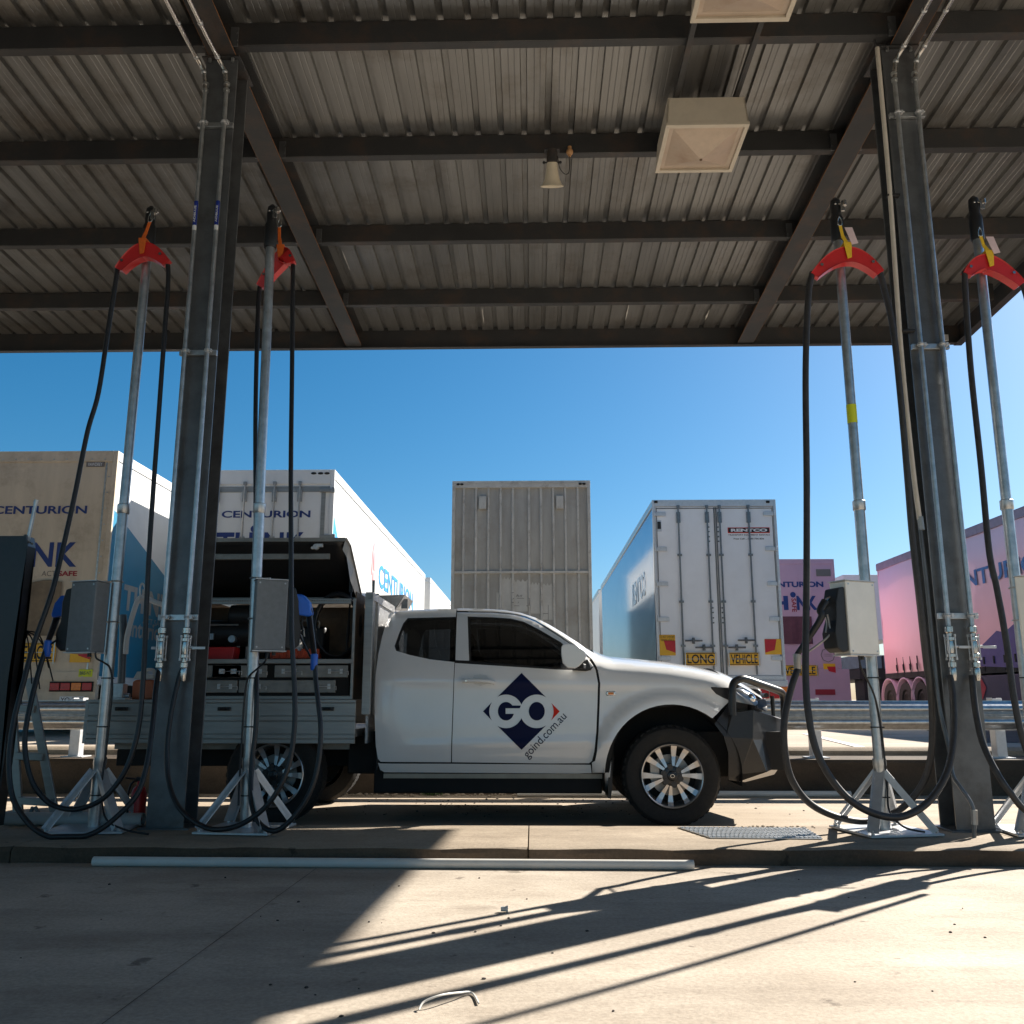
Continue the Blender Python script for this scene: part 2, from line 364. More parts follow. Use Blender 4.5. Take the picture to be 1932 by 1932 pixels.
# retaining wall
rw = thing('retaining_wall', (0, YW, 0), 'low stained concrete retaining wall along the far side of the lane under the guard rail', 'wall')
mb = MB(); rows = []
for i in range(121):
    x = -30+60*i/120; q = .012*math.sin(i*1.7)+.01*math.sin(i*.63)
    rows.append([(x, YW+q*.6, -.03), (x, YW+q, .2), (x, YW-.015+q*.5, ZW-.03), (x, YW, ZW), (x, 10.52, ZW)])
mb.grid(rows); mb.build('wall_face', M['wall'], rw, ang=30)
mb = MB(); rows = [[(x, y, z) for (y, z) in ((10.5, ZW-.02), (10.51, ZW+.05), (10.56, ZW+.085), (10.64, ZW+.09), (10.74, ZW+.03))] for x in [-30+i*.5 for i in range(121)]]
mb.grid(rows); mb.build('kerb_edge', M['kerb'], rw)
# ================================================================== CANOPY
def zr(y): return 5.94-.045*(y-6.15)
can = thing('canopy', (0, 6.15, ZI), 'dark steel canopy with ribbed sheet roof on two columns over the filling lane', 'canopy')
X0, X1, YA, YB = -24.0, 5.81, -12.0, 11.54  # roof carried far left and behind, out of view, to block sky light
mb = MB(); pitch = .216; prof = []
x = X0
while x < X1-.02:
    for dx, dz in ((0,0),(.054,0),(.059,.002),(.064,0),(.104,0),(.109,.002),(.114,0),(.156,0),(.164,.040),(.208,.040)): prof.append((x+dx, dz))
    x += pitch
prof.append((X1-.01, 0))
rows = [[(px, y, zr(y)+.255+dz) for px, dz in prof] for y in (YA, -4, 2, 5, 8, YB)]
mb.grid(rows); mb.build('roof_sheet', M['sheet'], can, recalc=False, smooth=False)
mb = MB()
for (px_, ya_, yb_) in ((910,10.9,11.35),(1185,10.75,11.3),(1340,11.0,11.35),(262,10.8,11.3),(395,10.95,11.35),(1745,10.9,11.3),(690,9.4,9.9)):
    x_ = at(px_, 620, 11).x; n = 9; L_, R2 = [], []
    for k in range(n+1):
        y_ = ya_+(yb_-ya_)*k/n; w2 = .010*math.sin(math.pi*(k+.4)/(n+.8))*random.uniform(.5,1.3)
        L_.append((x_-w2+.004*random.random(), y_, zr(y_)+.2525)); R2.append((x_+w2, y_, zr(y_)+.2525))
    mb.grid([L_, R2])
mb.build('white_streak', mat('bird_dropping', (.55,.54,.50), .8), can, smooth=False, recalc=False)
for py in (-11.2,-9.8,-8.5,-7.2,-5.9,-4.6,-3.3,-2.0,-.65,.7,2.1,3.45, 4.80, 6.15, 7.53, 9.0, 10.45):
    mb = MB(); z = zr(py)+.045
    mb.bx(X0, X1-.12, py-.085, py-.081, z+.004, z+.2)      # web facing the camera
    mb.bx(X0, X1-.12, py-.081, py-.005, z, z+.004)          # lower flange
    mb.bx(X0, X1-.12, py-.081, py-.02, z+.196, z+.2)
    mb.bx(X0, X1-.12, py-.009, py-.005, z+.004, z+.02)
    mb.build('purlin', M['steel'], can, smooth=False, bevel=.0015)
def ibeam(mb, p0, p1, wd, dp, up, tf=.012, tw=.008):
    p0, p1, up = Vector(p0), Vector(p1), Vector(up)
    ax = (p1-p0).normalized(); sd_ = ax.cross(up).normalized(); u = sd_.cross(ax).normalized()
    for s in (0, 1):
        c0 = p0+u*(tf/2 + s*(dp-tf)); c1 = p1+u*(tf/2+s*(dp-tf)); mb.bar(c0, c1, wd, tf, up=u) if False else None
        q = [c0-sd_*wd/2-u*tf/2, c0+sd_*wd/2-u*tf/2, c0+sd_*wd/2+u*tf/2, c0-sd_*wd/2+u*tf/2]
        mb.prism(q, c1-c0)
    q = [p0-sd_*tw/2+u*tf, p0+sd_*tw/2+u*tf, p0+sd_*tw/2+u*(dp-tf), p0-sd_*tw/2+u*(dp-tf)]
    mb.prism(q, p1-p0)
CX = (-2.42, 2.90)
for cx in CX:
    mb = MB(); ibeam(mb, (cx, YA+.1, zr(YA+.1)), (cx, YB+.02, zr(YB+.02)), .21, .25, (0,0,1))
    rf = mb.build('rafter', M['steel'], can, smooth=False, bevel=.002)
    mb = MB()
    for s in (-1, 1): mb.bx(cx+s*.1055, cx+s*.1075, 0, 0.001, 0, .001)
    for s in (-1, 1):
        mb.prism([(cx+s*.1055, YA+.2, zr(YA+.2)+.001), (cx+s*.1075, YA+.2, zr(YA+.2)+.001), (cx+s*.1075, YA+.2, zr(YA+.2)+.008), (cx+s*.1055, YA+.2, zr(YA+.2)+.008)], (0, YB-YA-.3, -.045*(YB-YA-.3)))
    mb.build('rust_edge', M['rust'], rf, smooth=False)
for cx in CX:
    for py in (4.80, 6.15, 7.53, 9.0, 10.45):
        for s in (-1, 1):
            mb = MB(); mb.bx(cx+s*.11-.03, cx+s*.11+.03, py-.10, py-.087, zr(py)+.03, zr(py)+.20); mb.cyl((cx+s*.13, py-.112, zr(py)+.15), (cx+s*.13, py-.10, zr(py)+.15), .012, n=6); mb.cyl((cx+s*.13, py-.112, zr(py)+.08), (cx+s*.13, py-.10, zr(py)+.08), .012, n=6)
            mb.build('cleat', M['column'], can, smooth=False)
# fascia (far) and gable beam (right)
mb = MB(); z = zr(YB)
mb.bx(X0, X1, YB, YB+.012, z-.02, z+.296); mb.bx(X0, X1, YB-.07, YB-.001, z-.02, z-.012)
mb.build('fascia', M['steel'], can, smooth=False)
mb = MB()
for (xa, xb, za, zb) in ((X1, X1+.012, -.03, .30), (X1-.09, X1-.001, -.03, -.02)):
    mb.prism([(xa, YA, zr(YA)+za), (xb, YA, zr(YA)+za), (xb, YA, zr(YA)+zb), (xa, YA, zr(YA)+zb)], (0, YB+.012-YA, -.045*(YB+.012-YA)))
mb.build('gable_beam', M['steel'], can, smooth=False)
mb = MB(); mb.box((X1-.25, YB-.03, z+.05), (.12, .1, .09)); mb.build('corner_bracket', M['galvb'], can, smooth=False, bevel=.004)
# columns (universal column, flanges towards +-y)
YC = 6.15
for cx in CX:
    mb = MB(); zt = zr(YC)-.014; w_, d_ = .25, .25
    cx_ = -2.43 if cx < 0 else 2.86
    mb.bx(cx_-w_/2, cx_+w_/2, YC, YC+.014, ZI, zt); mb.bx(cx_-w_/2, cx_+w_/2, YC+d_-.014, YC+d_, ZI, zt)
    mb.bx(cx_-.005, cx_+.005, YC+.014, YC+d_-.014, ZI, zt)
    col = mb.build('column', M['column'], can, smooth=False, bevel=.002)
    mb = MB(); mb.bx(cx_-.15, cx_+.15, YC-.035, YC+.32, zt-.001, zt+.0125)
    cap_ = mb.build('top_plate', M['steel'], col, smooth=False, bevel=.003)
    mb = MB()
    for sx_ in (-.09, .09): mb.cyl((cx_+sx_, YC-.018, zt-.03), (cx_+sx_, YC-.018, zt-.002), .014, n=6)
    mb.build('bolt', M['galv'], col)
    mb = MB(); mb.bx(cx_-.17, cx_+.17, YC-.03, YC+.28, ZI-.005, ZI+.012); mb.build('foot_plate', M['column'], col, smooth=False, bevel=.003)
# lamps under the canopy ---------------------------------------------------
def lamp(y0, label):
    xc, W, Hh = 1.475, .68, .25; zl = 5.65
    t = thing('canopy_floodlight', (xc, y0+W/2, zl+Hh), label, 'light fixture', 'square floodlights under the canopy')
    mb = MB(); T = .035
    mb.prism([(xc-W/2, y0, zl+.02), (xc+W/2, y0, zl+.02), (xc+W/2-.02, y0+.01, zl+Hh), (xc-W/2+.02, y0+.01, zl+Hh)], (0, .012, 0))
    mb.prism([(xc-W/2, y0+W, zl+.02), (xc+W/2, y0+W, zl+.02), (xc+W/2-.02, y0+W-.01, zl+Hh), (xc-W/2+.02, y0+W-.01, zl+Hh)], (0, -.012, 0))
    for s in (-1, 1):
        mb.prism([(xc+s*W/2, y0, zl+.02), (xc+s*W/2, y0+W, zl+.02), (xc+s*(W/2-.02), y0+W-.01, zl+Hh), (xc+s*(W/2-.02), y0+.01, zl+Hh)], (-s*.012, 0, 0))
    mb.bx(xc-W/2+.02, xc+W/2-.02, y0+.012, y0+W-.012, zl+Hh, zl+Hh+.012)
    mb.build('housing', M['lampcream'], t, smooth=False)
    mb = MB(); a = W/2+.006
    for q in ((xc-a, xc+a, y0-.006, y0+T), (xc-a, xc+a, y0+W-T, y0+W+.006), (xc-a, xc-a+T, y0+T, y0+W-T), (xc+a-T, xc+a, y0+T, y0+W-T)):
        mb.bx(*q, zl-.008, zl+.022)
    mb.build('frame', M['lampcream'], t, smooth=False, bevel=.003)
    mb = MB(); c = (xc, y0+W/2, zl+.14); k = [(xc-a+T, y0+T, zl+.012), (xc+a-T, y0+T, zl+.012), (xc+a-T, y0+W-T, zl+.012), (xc-a+T, y0+W-T, zl+.012)]
    ii = .07; k2 = [(xc-ii, y0+W/2-ii, zl-.05) for _ in range(1)]
    ap = (xc, y0+W/2, zl-.105)
    for i in range(4):
        p, q = Vector(k[i]), Vector(k[(i+1) % 4])
        pi = p+(Vector(c)-p)*.12; pi.z = zl+.012; qi = q+(Vector(c)-q)*.12; qi.z = zl+.012
        mb.face([p, q, qi, pi]); mb.face([pi, qi, ap])
    mb.build('diffuser', M['diffuser'], t, smooth=False)
    mb = MB(); mb.cyl((ap[0], ap[1], ap[2]-.003), (ap[0], ap[1], ap[2]+.015), .012); mb.build('centre_stud', M['brown'], t)
    return t
lamp(6.66, 'square cream floodlight with stained pyramid lens hanging in full view below the second roof beam')
lamp(4.82, 'square cream floodlight with rust-stained lens cut off by the top edge of the photo')
mb = MB()
for xx in (1.23, 1.73):
    mb.bx(xx-.02, xx+.02, 4.5, 7.45, 5.917, 5.945); mb.bx(xx-.02, xx-.016, 4.5, 7.45, 5.945, 5.96); mb.bx(xx+.016, xx+.02, 4.5, 7.45, 5.945, 5.96)
t = thing('strut_rails', (1.47, 6, 5.94), 'pair of dark strut channels carrying the square floodlights', 'mounting rail')
mb.build('channel', M['steel'], t, smooth=False)
# horn speaker
t = thing('horn_loudspeaker', (.2, 7.40, 5.92), 'cream bell-shaped horn loudspeaker hanging from the roof beam', 'loudspeaker')
hx, hy = .2, 7.40
mb = MB(); mb.lathe([(.048,0),(.052,-.04),(.058,-.09),(.070,-.145),(.090,-.19),(.106,-.205),(.106,-.21),(.085,-.195),(.048,-.09),(.0,-.07)], (hx,hy,5.80), (0,-.42,.9), 32); mb.build('bell', M['bell'], t)
mb = MB(); mb.cyl((hx,hy,5.79),(hx,hy,5.92),.05); mb.bx(hx-.07,hx+.07,hy-.03,hy+.03,5.915,5.93); mb.build('driver', M['steel'], t, bevel=.004)
mb = MB(); mb.sphere((hx-.075,hy,5.80),.014).sphere((hx+.075,hy,5.80),.014); mb.bx(hx-.075,hx+.075,hy-.006,hy+.006,5.795,5.805); mb.build('clamp_knob', M['black'], t)
mb = MB(); mb.tube(crom([(hx+.05,hy-.02,5.85),(hx+.07,hy-.03,5.72),(hx+.12,hy-.03,5.66),(hx+.155,hy-.02,5.70),(hx+.16,hy,5.86)]), .004, 6); mb.build('cable', M['black'], t)
mb = MB(); mb.sphere((hx+.162,hy,5.905),.033); mb.cyl((hx+.162,hy,5.86),(hx+.162,hy,5.88),.012)
mb.cyl((hx+.162,hy,5.93),(hx+.162,hy,5.96),.018)
meta(mb.build('junction_ball', mat('ochre_plastic', (.45,.24,.10), .5)), 'small round ochre junction fitting on the roof beam next to the horn', 'junction box')
# ================================================================== COLUMN PIPES
YP = 6.095
def pipe(x, label, stub, sticker, r=.0165, hand=1, xtop=None):
    t = thing('riser_pipe', (x, YP, 1.6), label, 'pipe', 'riser pipes strapped to the canopy columns')
    mb = MB(); mb.cyl((x, YP, 1.42), (x, YP, 5.62), r, n=20)
    mb.build('pipe', M['galv'], t)
    mb = MB(); s = stub
    P = [V(x, YP, 5.60), V(x, YP, 5.66), V(x+s*.005, YP-.06, 5.80), V(x+s*.015, YP-.17, 5.90), V(x+s*.02, YP-.4, 5.87), V(x+s*.05, YP-1.6, 5.88)]
    P = [V(x, YP, 5.60), V(x+s*.015, YP-.02, 5.76), V(x+s*.055, YP-.09, 5.84), V(x+s*.07, YP-.42, 5.862), V(x+s*.07, YP-1.7, 5.89)]
    mb.tube(crom(P, 5), r*1.05, 16); mb.build('bend_pipe', M['stainless'], t)
    mb = MB()
    for z in (5.60, 5.655): mb.cyl((x, YP, z), (x, YP, z+.02), r*1.45)
    for q in (P[1], P[2], P[3]):
        mb.sphere(q, r*1.35)
    mb.build('collar', M['galv'], t)
    if sticker:
        mb = MB(); n = 10
        rows = [[(x+1.04*r*math.sin(a), YP-1.04*r*math.cos(a), z) for a in [R(-70+14*k) for k in range(n+1)]] for z in (4.42, 4.46, 4.46, 4.66)]
        mb.grid(rows[2:]); st = mb.build('sticker', M['adsticker'], t)
        mb = MB(); mb.grid(rows[:2]); mb.build('sticker_end', M['whitet'], st)
        mb = MB(); put_text(mb, 'ADBLUE', (x+.008, YP-r*1.12, 4.48), (0,0,.14), (-.015,0,0), .02); mb.build('sticker_text', M['whitet'], st, recalc=False)
    # ball valve group at the foot
    mb = MB(); mb.lathe([(r*1.1,1.46),(r*1.7,1.455),(r*1.7,1.42),(r*1.2,1.41),(r*1.2,1.39),(.030,1.385),(.030,1.365),(.022,1.36),(.026,1.32),(.022,1.28),(.030,1.275),(.030,1.255),(.018,1.25),(.018,1.225),(.026,1.22),(.026,1.19),(.019,1.185),(.022,1.17),(.022,1.13),(.017,1.10),(0,1.10)], (x,YP,0), (0,0,1), 12)
    mb.build('ball_valve', M['stainless'], t)
    mb = MB()
    for a in (45, 135, 225, 315):
        c, s_ = .033*math.cos(R(a)), .033*math.sin(R(a))
        mb.cyl((x+c, YP+s_, 1.245), (x+c, YP+s_, 1.40), .0045, n=8)
        mb.cyl((x+c, YP+s_, 1.235), (x+c, YP+s_, 1.25), .008, n=6); mb.cyl((x+c, YP+s_, 1.39), (x+c, YP+s_, 1.405), .008, n=6)
    mb.build('valve_bolt', M['galvb'], t)
    mb = MB(); mb.cyl((x+hand*.02, YP, 1.325), (x+hand*.055, YP, 1.325), .009); mb.box((x+hand*.095, YP-.012, 1.32), (.09, .004, .018)); mb.build('valve_handle', M['galvb'], t, bevel=.001)
    return t
PX = (-2.505, -2.325, 2.81, 2.955)
PX3 = at(1788, 1163, YP).x; PX4 = at(1832, 1163, YP).x
PX = (at(309, 1163, YP).x, at(354, 1163, YP).x, PX3, PX4)
lab = ['left of the two galvanised riser pipes on the left canopy column', 'right of the two galvanised riser pipes on the left canopy column',
       'left of the two galvanised riser pipes on the right canopy column', 'right of the two galvanised riser pipes on the right canopy column']
for i, x in enumerate(PX): pipe(x, lab[i], -1 if i < 2 else 1, i < 2, hand=1 if i else -.2)
def clampbar(xa, xb, z, label):
    t = thing('pipe_clamp', ((xa+xb)/2, YP+.03, z), label, 'pipe clamp', 'strut clamps holding riser pipes to columns')
    mb = MB(); mb.bx(xa-.05, xb+.06, YP+.022, YP+.050, z-.02, z+.02); mb.build('strut', M['galv'], t, smooth=False, bevel=.002)
    for x in (xa, xb):
        mb = MB(); n = 12
        mb.tube([(x+.022*math.cos(R(a)), YP+.022*math.sin(R(a)), z) for a in range(-200, 21, 20)], .005, 6)
        mb.lathe([(.0185,z-.016),(.021,z-.016),(.021,z+.016),(.0185,z+.016)], (x,YP,0), (0,0,1), 20)
        mb.box((x+.026, YP-.004, z), (.016, .03, .026)); mb.cyl((x+.02,YP-.012,z),(x+.045,YP-.012,z),.005,n=8)
        mb.build('strap', M['galvb'], t)
for (xa, xb, side) in ((PX[0], PX[1], 'left'), (PX[2], PX[3], 'right')):
    for z, ww in ((5.33, 'topmost'), (3.46, 'middle'), (1.53, 'lowest')):
        clampbar(xa, xb, z, f'{ww} strut clamp across the two riser pipes on the {side} canopy column')
# conduits on right column
t = thing('conduit', (2.68, 6.05, 3), 'cream plastic conduit running up the left edge of the right column', 'conduit')
xk = at(1700, 700, 6.06).x
pts = [at(1735, 980, 6.10), at(1722, 880, 6.10), at(1700, 660, 6.10), at(1678, 350, 6.12), at(1655, 90, 6.12)]
mb = MB(); mb.tube(crom(pts, 4), .0165, 14); mb.build('tube', M['cream'], t)
mb = MB(); mb.tube(crom([at(1655, 92, 6.12), at(1650, 78, 6.12), at(1654, 66, 6.15), at(1648, 56, 6.2)], 4), .009, 8); mb.build('cable_tail', M['steel'], t)
mb = MB()
for q in (at(1680, 370, 6.13), at(1708, 625, 6.10)):
    mb = MB(); mb.box(q+V(.02,.0,0), (.09, .045, .018)); mb.build('saddle_clip', M['black'], t, bevel=.003)
t = thing('steel_conduit', (2.7, 6.05, 1.2), 'dark flexible steel conduit continuing below the cream conduit to the kerb', 'conduit')
mb = MB(); mb.tube(crom([at(1735, 985, 6.10), at(1748, 1100, 6.1), at(1758, 1200, 6.1), at(1772, 1330, 6.08), at(1790, 1410, 6.04), at(1798, 1462, 6.0), at(1812, 1485, 5.96), at(1832, 1515, 5.93), at(1838, 1540, 5.92), at(1838, 1585, 5.92)], 6), .0125, 10); mb.build('tube', M['column'], t)
for q_ in ((at(1838, 1528, 5.92), at(1839, 1556, 5.92)), (at(1736, 975, 6.1), at(1739, 1000, 6.1))):
    mb = MB(); mb.cyl(*q_, .021, n=8); mb.build('coupling', M['alu'], t)
# ================================================================== HOSE STANDS
def stand(name_lab, xb, xt, ytop, plate_rot, seed, couple=957, ztop=4.45):
    y = 6.13
    t = thing('hose_stand', (xb, y, ZI), name_lab, 'hose stand', 'tall galvanised hose stands on the kerb island')
    P = lambda z: V(xb+(xt-xb)*(z-ZI)/(4.6-ZI), y, z)
    zc = at(966, couple, y).z
    mb = MB(); mb.tube([P(ZI+.02), P(zc)], .036, 24); mb.tube([P(zc), P(ztop)], .033, 24)
    mb.build('pole', M['galv'], t)
    mb = MB(); mb.tube([P(zc-.035), P(zc-.03), P(zc+.03), P(zc+.035)], [.040,.043,.043,.038], 24); mb.build('coupling', M['galv'], t); mb = MB(); mb.tube([P(ZI+.02), P(ZI+.30), P(.55), P(.56), P(.60)], [.041,.041,.0405,.043,.043], 20)
    mb.build('sleeve', M['galv'], t)
    mb = MB(); M3 = Matrix.Rotation(plate_rot, 3, 'Z')
    mb.box((xb, y, ZI+.012), (.50, .50, .014), M=M3)
    pl = mb.build('base_plate', M['galvb'], t, smooth=False, bevel=.002)
    mb = MB()
    for sx_ in (-1, 1):
        for sy_ in (-1, 1):
            q = V(xb, y, 0)+M3 @ V(sx_*.22, sy_*.22, 0)
            mb.cyl((q.x, q.y, ZI+.012), (q.x, q.y, ZI+.045), .006, n=8); mb.cyl((q.x, q.y, ZI+.019), (q.x, q.y, ZI+.032), .012, n=6)
    mb.build('bolt', M['galv'], pl)
    for a in (45, 135, 225, 315):
        d = M3 @ V(math.cos(R(a)), math.sin(R(a)), 0)
        p0 = V(xb, y, .52)+d*.03; p1 = V(xb, y, ZI+.03)+d*.31
        mb = MB(); mb.bar(p0, p1, .068, .008, up=d.cross(V(0,0,1)).cross(p1-p0)); 
        mb.bar(p0+(p1-p0).cross(d).normalized()*.031, p1+(p1-p0).cross(d).normalized()*.031, .006, .045, up=d.cross(V(0,0,1)).cross(p1-p0))
        mb.build('brace', M['galvb'], t, smooth=False, bevel=.001)
    for zz_ in (1.12, .80, .36):
        mb = MB(); mb.tube([P(zz_-.004), P(zz_+.004)], .0425, 20); mb.box(P(zz_)+V(.03,-.034,0), (.014,.012,.010)); mb.build('cable_tie', M['black'], t)
    tp = P(ztop)
    mb = MB(); mb.tube([tp-V(0,0,.16), tp-V(0,0,.15), tp+V(0,0,.02), tp+V(0,0,.05), tp+V(0,0,.12), tp+V(0,0,.17), tp+V(0,0,.195)], [.043,.047,.047,.036,.038,.034,.012], 20)
    mb.build('top_cap', M['black'], t)
    mb = MB(); q = tp+V(.035, -.03, .13)
    mb.cyl(q-V(.05,0,0), q+V(.02,0,0), .006); mb.cyl(q+V(.015,-.01,-.02), q+V(.015,-.01,.02), .018, n=12); mb.box(q+V(-.0,-.012,-.03), (.03,.012,.07)); mb.sphere(q+V(-.045,0,0), .01); mb.sphere(q+V(.03,0,.0), .01)
    mb.build('pulley', M['stainless'], t, bevel=.001)
    return t, P
y6 = 6.13
stx = []
for (bx_, tx_) in ((177, 285), (464, 513), (1669, 1577), (1966, 1839)):
    stx.append((at(bx_, 1562, y6).x, at(tx_, 400, y6).x))
stand_lab = ['galvanised hose stand left of the left column with orange-strapped red saddle', 'galvanised hose stand just right of the left column in front of the toolbox',
  'galvanised hose stand in front of the ute nose left of the right column', 'galvanised hose stand at the far right edge of the photo']
SP = [stand(stand_lab[i], stx[i][0], stx[i][1], 0, R((8, -6, 12, -5)[i]), i)[1] for i in range(4)]
for P, pxs in ((SP[2], None),):
    mb = MB(); mb.tube([P(at(0,810,y6).z), P(at(0,776,y6).z)], .0345, 24, caps=False)
    meta(mb.build('marker_tape', M['lime']), 'lime yellow band of tape round the hose stand by the right column', 'tape')
# saddles
def saddle(L, Rr, top, y, strap_mat, hookpx, label, tag_, rz=0, yl=None, yr=None):
    """L, Rr: pixel ends of the saddle; top: pixel top"""
    yl = y if yl is None else yl; yr = y if yr is None else yr
    a, c, b = at(*L, yl), at(*top, y), at(*Rr, yr)
    t = thing('hose_saddle', c, label, 'hose saddle', 'red hose saddles hung from the stands')
    n = 18; mid = c*2-(a+b)/2
    def q(s, f): return a*(1-s)**2+mid*2*s*(1-s)+b*s*s + f
    mb = MB(); dn = V(0,0,-1)
    rows = []
    cx = (a+b)/2
    for i in range(n+1):
        s = i/n; p = q(s, V(0,0,0)); tg = (q(min(1,s+.02), V(0,0,0))-q(max(0,s-.02), V(0,0,0))).normalized()
        nr = tg.cross(V(0,1,0)).normalized()
        if nr.z < 0: nr = -nr
        wd = .115*math.sin(math.pi*(.16+.68*s)) if True else 0
        th = .032
        yy = V(0,1,0)
        o = p; i_ = p-nr*wd
        rows.append([o-yy*th+nr*.006, o-yy*(th*.8), i_-yy*(th*.75), i_-yy*th*1.15-nr*.004, i_+yy*th*1.15-nr*.004, i_+yy*th*.75, o+yy*(th*.8), o+yy*th+nr*.006, o, o-yy*th+nr*.006])
    mb.grid(rows); mb.bm.faces.new([mb.bm.verts.new(v) for v in rows[0][:8]]); mb.bm.faces.new([mb.bm.verts.new(v) for v in rows[-1][:8]])
    mb.build('saddle', M['red'], t, ang=40)
    mb = MB()
    for s in (.13, .85):
        p = q(s, V(0,-.034,0)); p.z -= .03; mb.cyl(p, p-V(0,.008,0), .011, n=12)
    mb.build('rivet', M['stainless'], t)
    # strap
    h = at(*hookpx, y-.02); mb = MB(); cc = c+V(0,-.036,.0)
    m_ = (h+c)/2+V(-.005,-.01,0)
    for (p, q_, wd) in ((h, m_, .022), (m_, c+V(0,-.03,.03), .026)):
        mb.bar(p, q_, wd, .006, up=(0,1,0))
    mb.prism([cc+V(-.028,0,.035), cc+V(.03,0,.035), cc+V(.022,0,-.085), cc+V(-.008,0,-.095)], (0,-.006,0))
    mb.prism([c+V(-.028,.036,.03), c+V(.028,.036,.03), c+V(.028,-.04,.03), c+V(-.028,-.04,.03)], (0,0,.006))
    mb.build('strap', strap_mat, t, smooth=False, bevel=.001)
    mb = MB(); mb.tube(crom([h+V(0,0,.07), h+V(.012,0,.04), h+V(.014,0,.01), h+V(0,0,-.005), h+V(-.014,0,.01), h+V(-.012,0,.04), h+V(0,0,.07)], 4), .004, 8); mb.build('shackle', M['stainless'], t)
    if tag_:
        mb = MB(); g = m_+V(.01,-.02,.06); mb.prism([g, g+V(.055,0,.0), g+V(.085,-.01,-.13), g+V(.04,-.01,-.14)], (0,-.002,0)); mb.build('tag', M['pinktag'], t, smooth=False)
    return t
saddle((221, 508), (321, 494), (272, 462), 6.03, M['orange'], (283, 418), 'red hose saddle with orange strap on the leftmost stand', False)
saddle((487, 540), (556, 496), (531, 474), 6.235, M['orange'], (527, 428), 'red hose saddle half hidden behind the second stand from the left', False, yl=6.31, yr=6.18)
saddle((1530, 518), (1664, 514), (1596, 470), 6.03, M['yellow'], (1585, 425), 'red hose saddle with yellow strap on the stand in front of the ute', True)
saddle((1817, 516), (1930, 535), (1862, 485), 6.03, M['yellow'], (1850, 445), 'red hose saddle with yellow strap at the far right of the photo', True)
# hoses
def hose(pts, r, m, label, nm='fuel_hose'):
    P = crom([at(*p) for p in pts], 7)
    P = [V(p.x, p.y, max(p.z, (ZI if p.y > YI0 else ZF)+r*.95)) for p in P]
    mb = MB(); mb.tube(P, r, 14)
    return meta(mb.build(nm, m, None, ang=60), label, 'hose', 'black fuel hoses looping from the stands')
def D5(x, y): return (.2197*x, 1179.2+.2197*y)
def D7(x, y): return (330.2+.2197*x, 1179.2+.2197*y)
def D3(x, y): return (1462.3+.2929*x, 1037.7+.2929*y)
N5, F5 = 5.84, 6.03
h1 = [(88,1221,6.0),(72,1271,5.96),(52,1355,5.9),(47,1410,5.88),(59,1471,5.88),(88,1511,5.9),(123,1526,5.9),(158,1524,5.9),(198,1504,5.9),(233,1460,5.92),(253,1410,5.94),(264,1355,5.96),(271,1267,5.98),(275,1179,6.0),(280,1066,6.0),(290,912,6.02),(298,802,6.03),(311,620,6.03),(317,540,6.03),(317,500,6.03)]
hose(h1, .0165, M['rubber'], 'hose rising from the leftmost blue nozzle to the right end of its red saddle')
h1b = [(222,506,6.03),(216,545,6.03),(205,615,6.03),(186,740,6.02),(165,815,6.0),(141,934,5.98),(119,1033,5.95),(97,1121,5.9),(64,1215,5.85),(44,1289,5.8),(26,1361,5.76),(17,1432,5.73),(22,1498,5.71),(44,1541,5.70),(77,1572,5.70),(123,1583,5.72),(176,1572,5.74),(220,1541,5.78),(259,1498,5.83),(277,1443,5.88),(288,1366,5.95),(294,1300,6.03),(298,1262,6.09)]
h1b[-1] = (300, 1262, YP)
hose(h1b, .0165, M['rubber'], 'hose sagging from the left end of the leftmost saddle to the left column pipe')
h2 = [(594,1250,6.0),(596,1285,5.98),(600,1322,5.95),(605,1377,5.92),(600,1443,5.9),(583,1498,5.88),(550,1546,5.86),(517,1568,5.86),(487,1550,5.9),(474,1509,5.98),(475,1443,6.04),(482,1377,6.06),(484,1311,6.08),(484,1200,6.19),(483,1000,6.22),(482,800,6.24),(485,640,6.28),(488,560,6.31),(491,535,6.31)]
hose(h2, .0165, M['rubber'], 'black hose running up behind the second stand from its blue nozzle')
h2b = [(553,500,6.19),(552,560,6.15),(551,700,6.1),(549,860,6.0),(549,981,5.95),(550,1178,5.88),(552,1230,5.86),(556,1311,5.84),(555,1377,5.82),(545,1443,5.8),(523,1493,5.78),(495,1528,5.78),(451,1557,5.78),(407,1565,5.8),(375,1555,5.84),(343,1530,5.9),(325,1498,5.95),(316,1454,6.0),(316,1399,6.03),(325,1333,6.06),(338,1278,YP),(345,1262,YP)]
hose(h2b, .0165, M['rubber'], 'hose from the right end of the second saddle looping to the left column')
h3 = [(1506,1260,5.98),(1492,1301,5.95),(1480,1360,5.92),(1481,1418,5.92),(1494,1471,5.94),(1527,1515,6.0),(1579,1541,6.1),(1638,1549,6.22),(1697,1528,6.28),(1740,1480,6.27),(1757,1420,6.2),(1758,1330,6.14),(1747,1243,6.08),(1734,1125,6.05),(1721,1010,6.05),(1712,900,6.04),(1700,760,6.03),(1685,620,6.03),(1668,545,6.03),(1660,516,6.03)]
hose(h3, .022, M['hoseg'], 'thick hose from the black nozzle looping behind the stand base before the ute')
h3b = [(1533,514,6.03),(1525,560,6.03),(1520,700,6.0),(1522,900,5.95),(1522,1052,5.9),(1521,1155,5.86),(1520,1272,5.8),(1525,1345,5.76),(1541,1418,5.74),(1574,1477,5.73),(1615,1518,5.73),(1667,1540,5.74),(1711,1538,5.77),(1755,1509,5.82),(1787,1456,5.88),(1799,1389,5.96),(1798,1316,6.05),(1792,1275,YP)]
hose(h3b, .022, M['hoseg'], 'thick hose making the big U between the ute-side saddle and the right column')
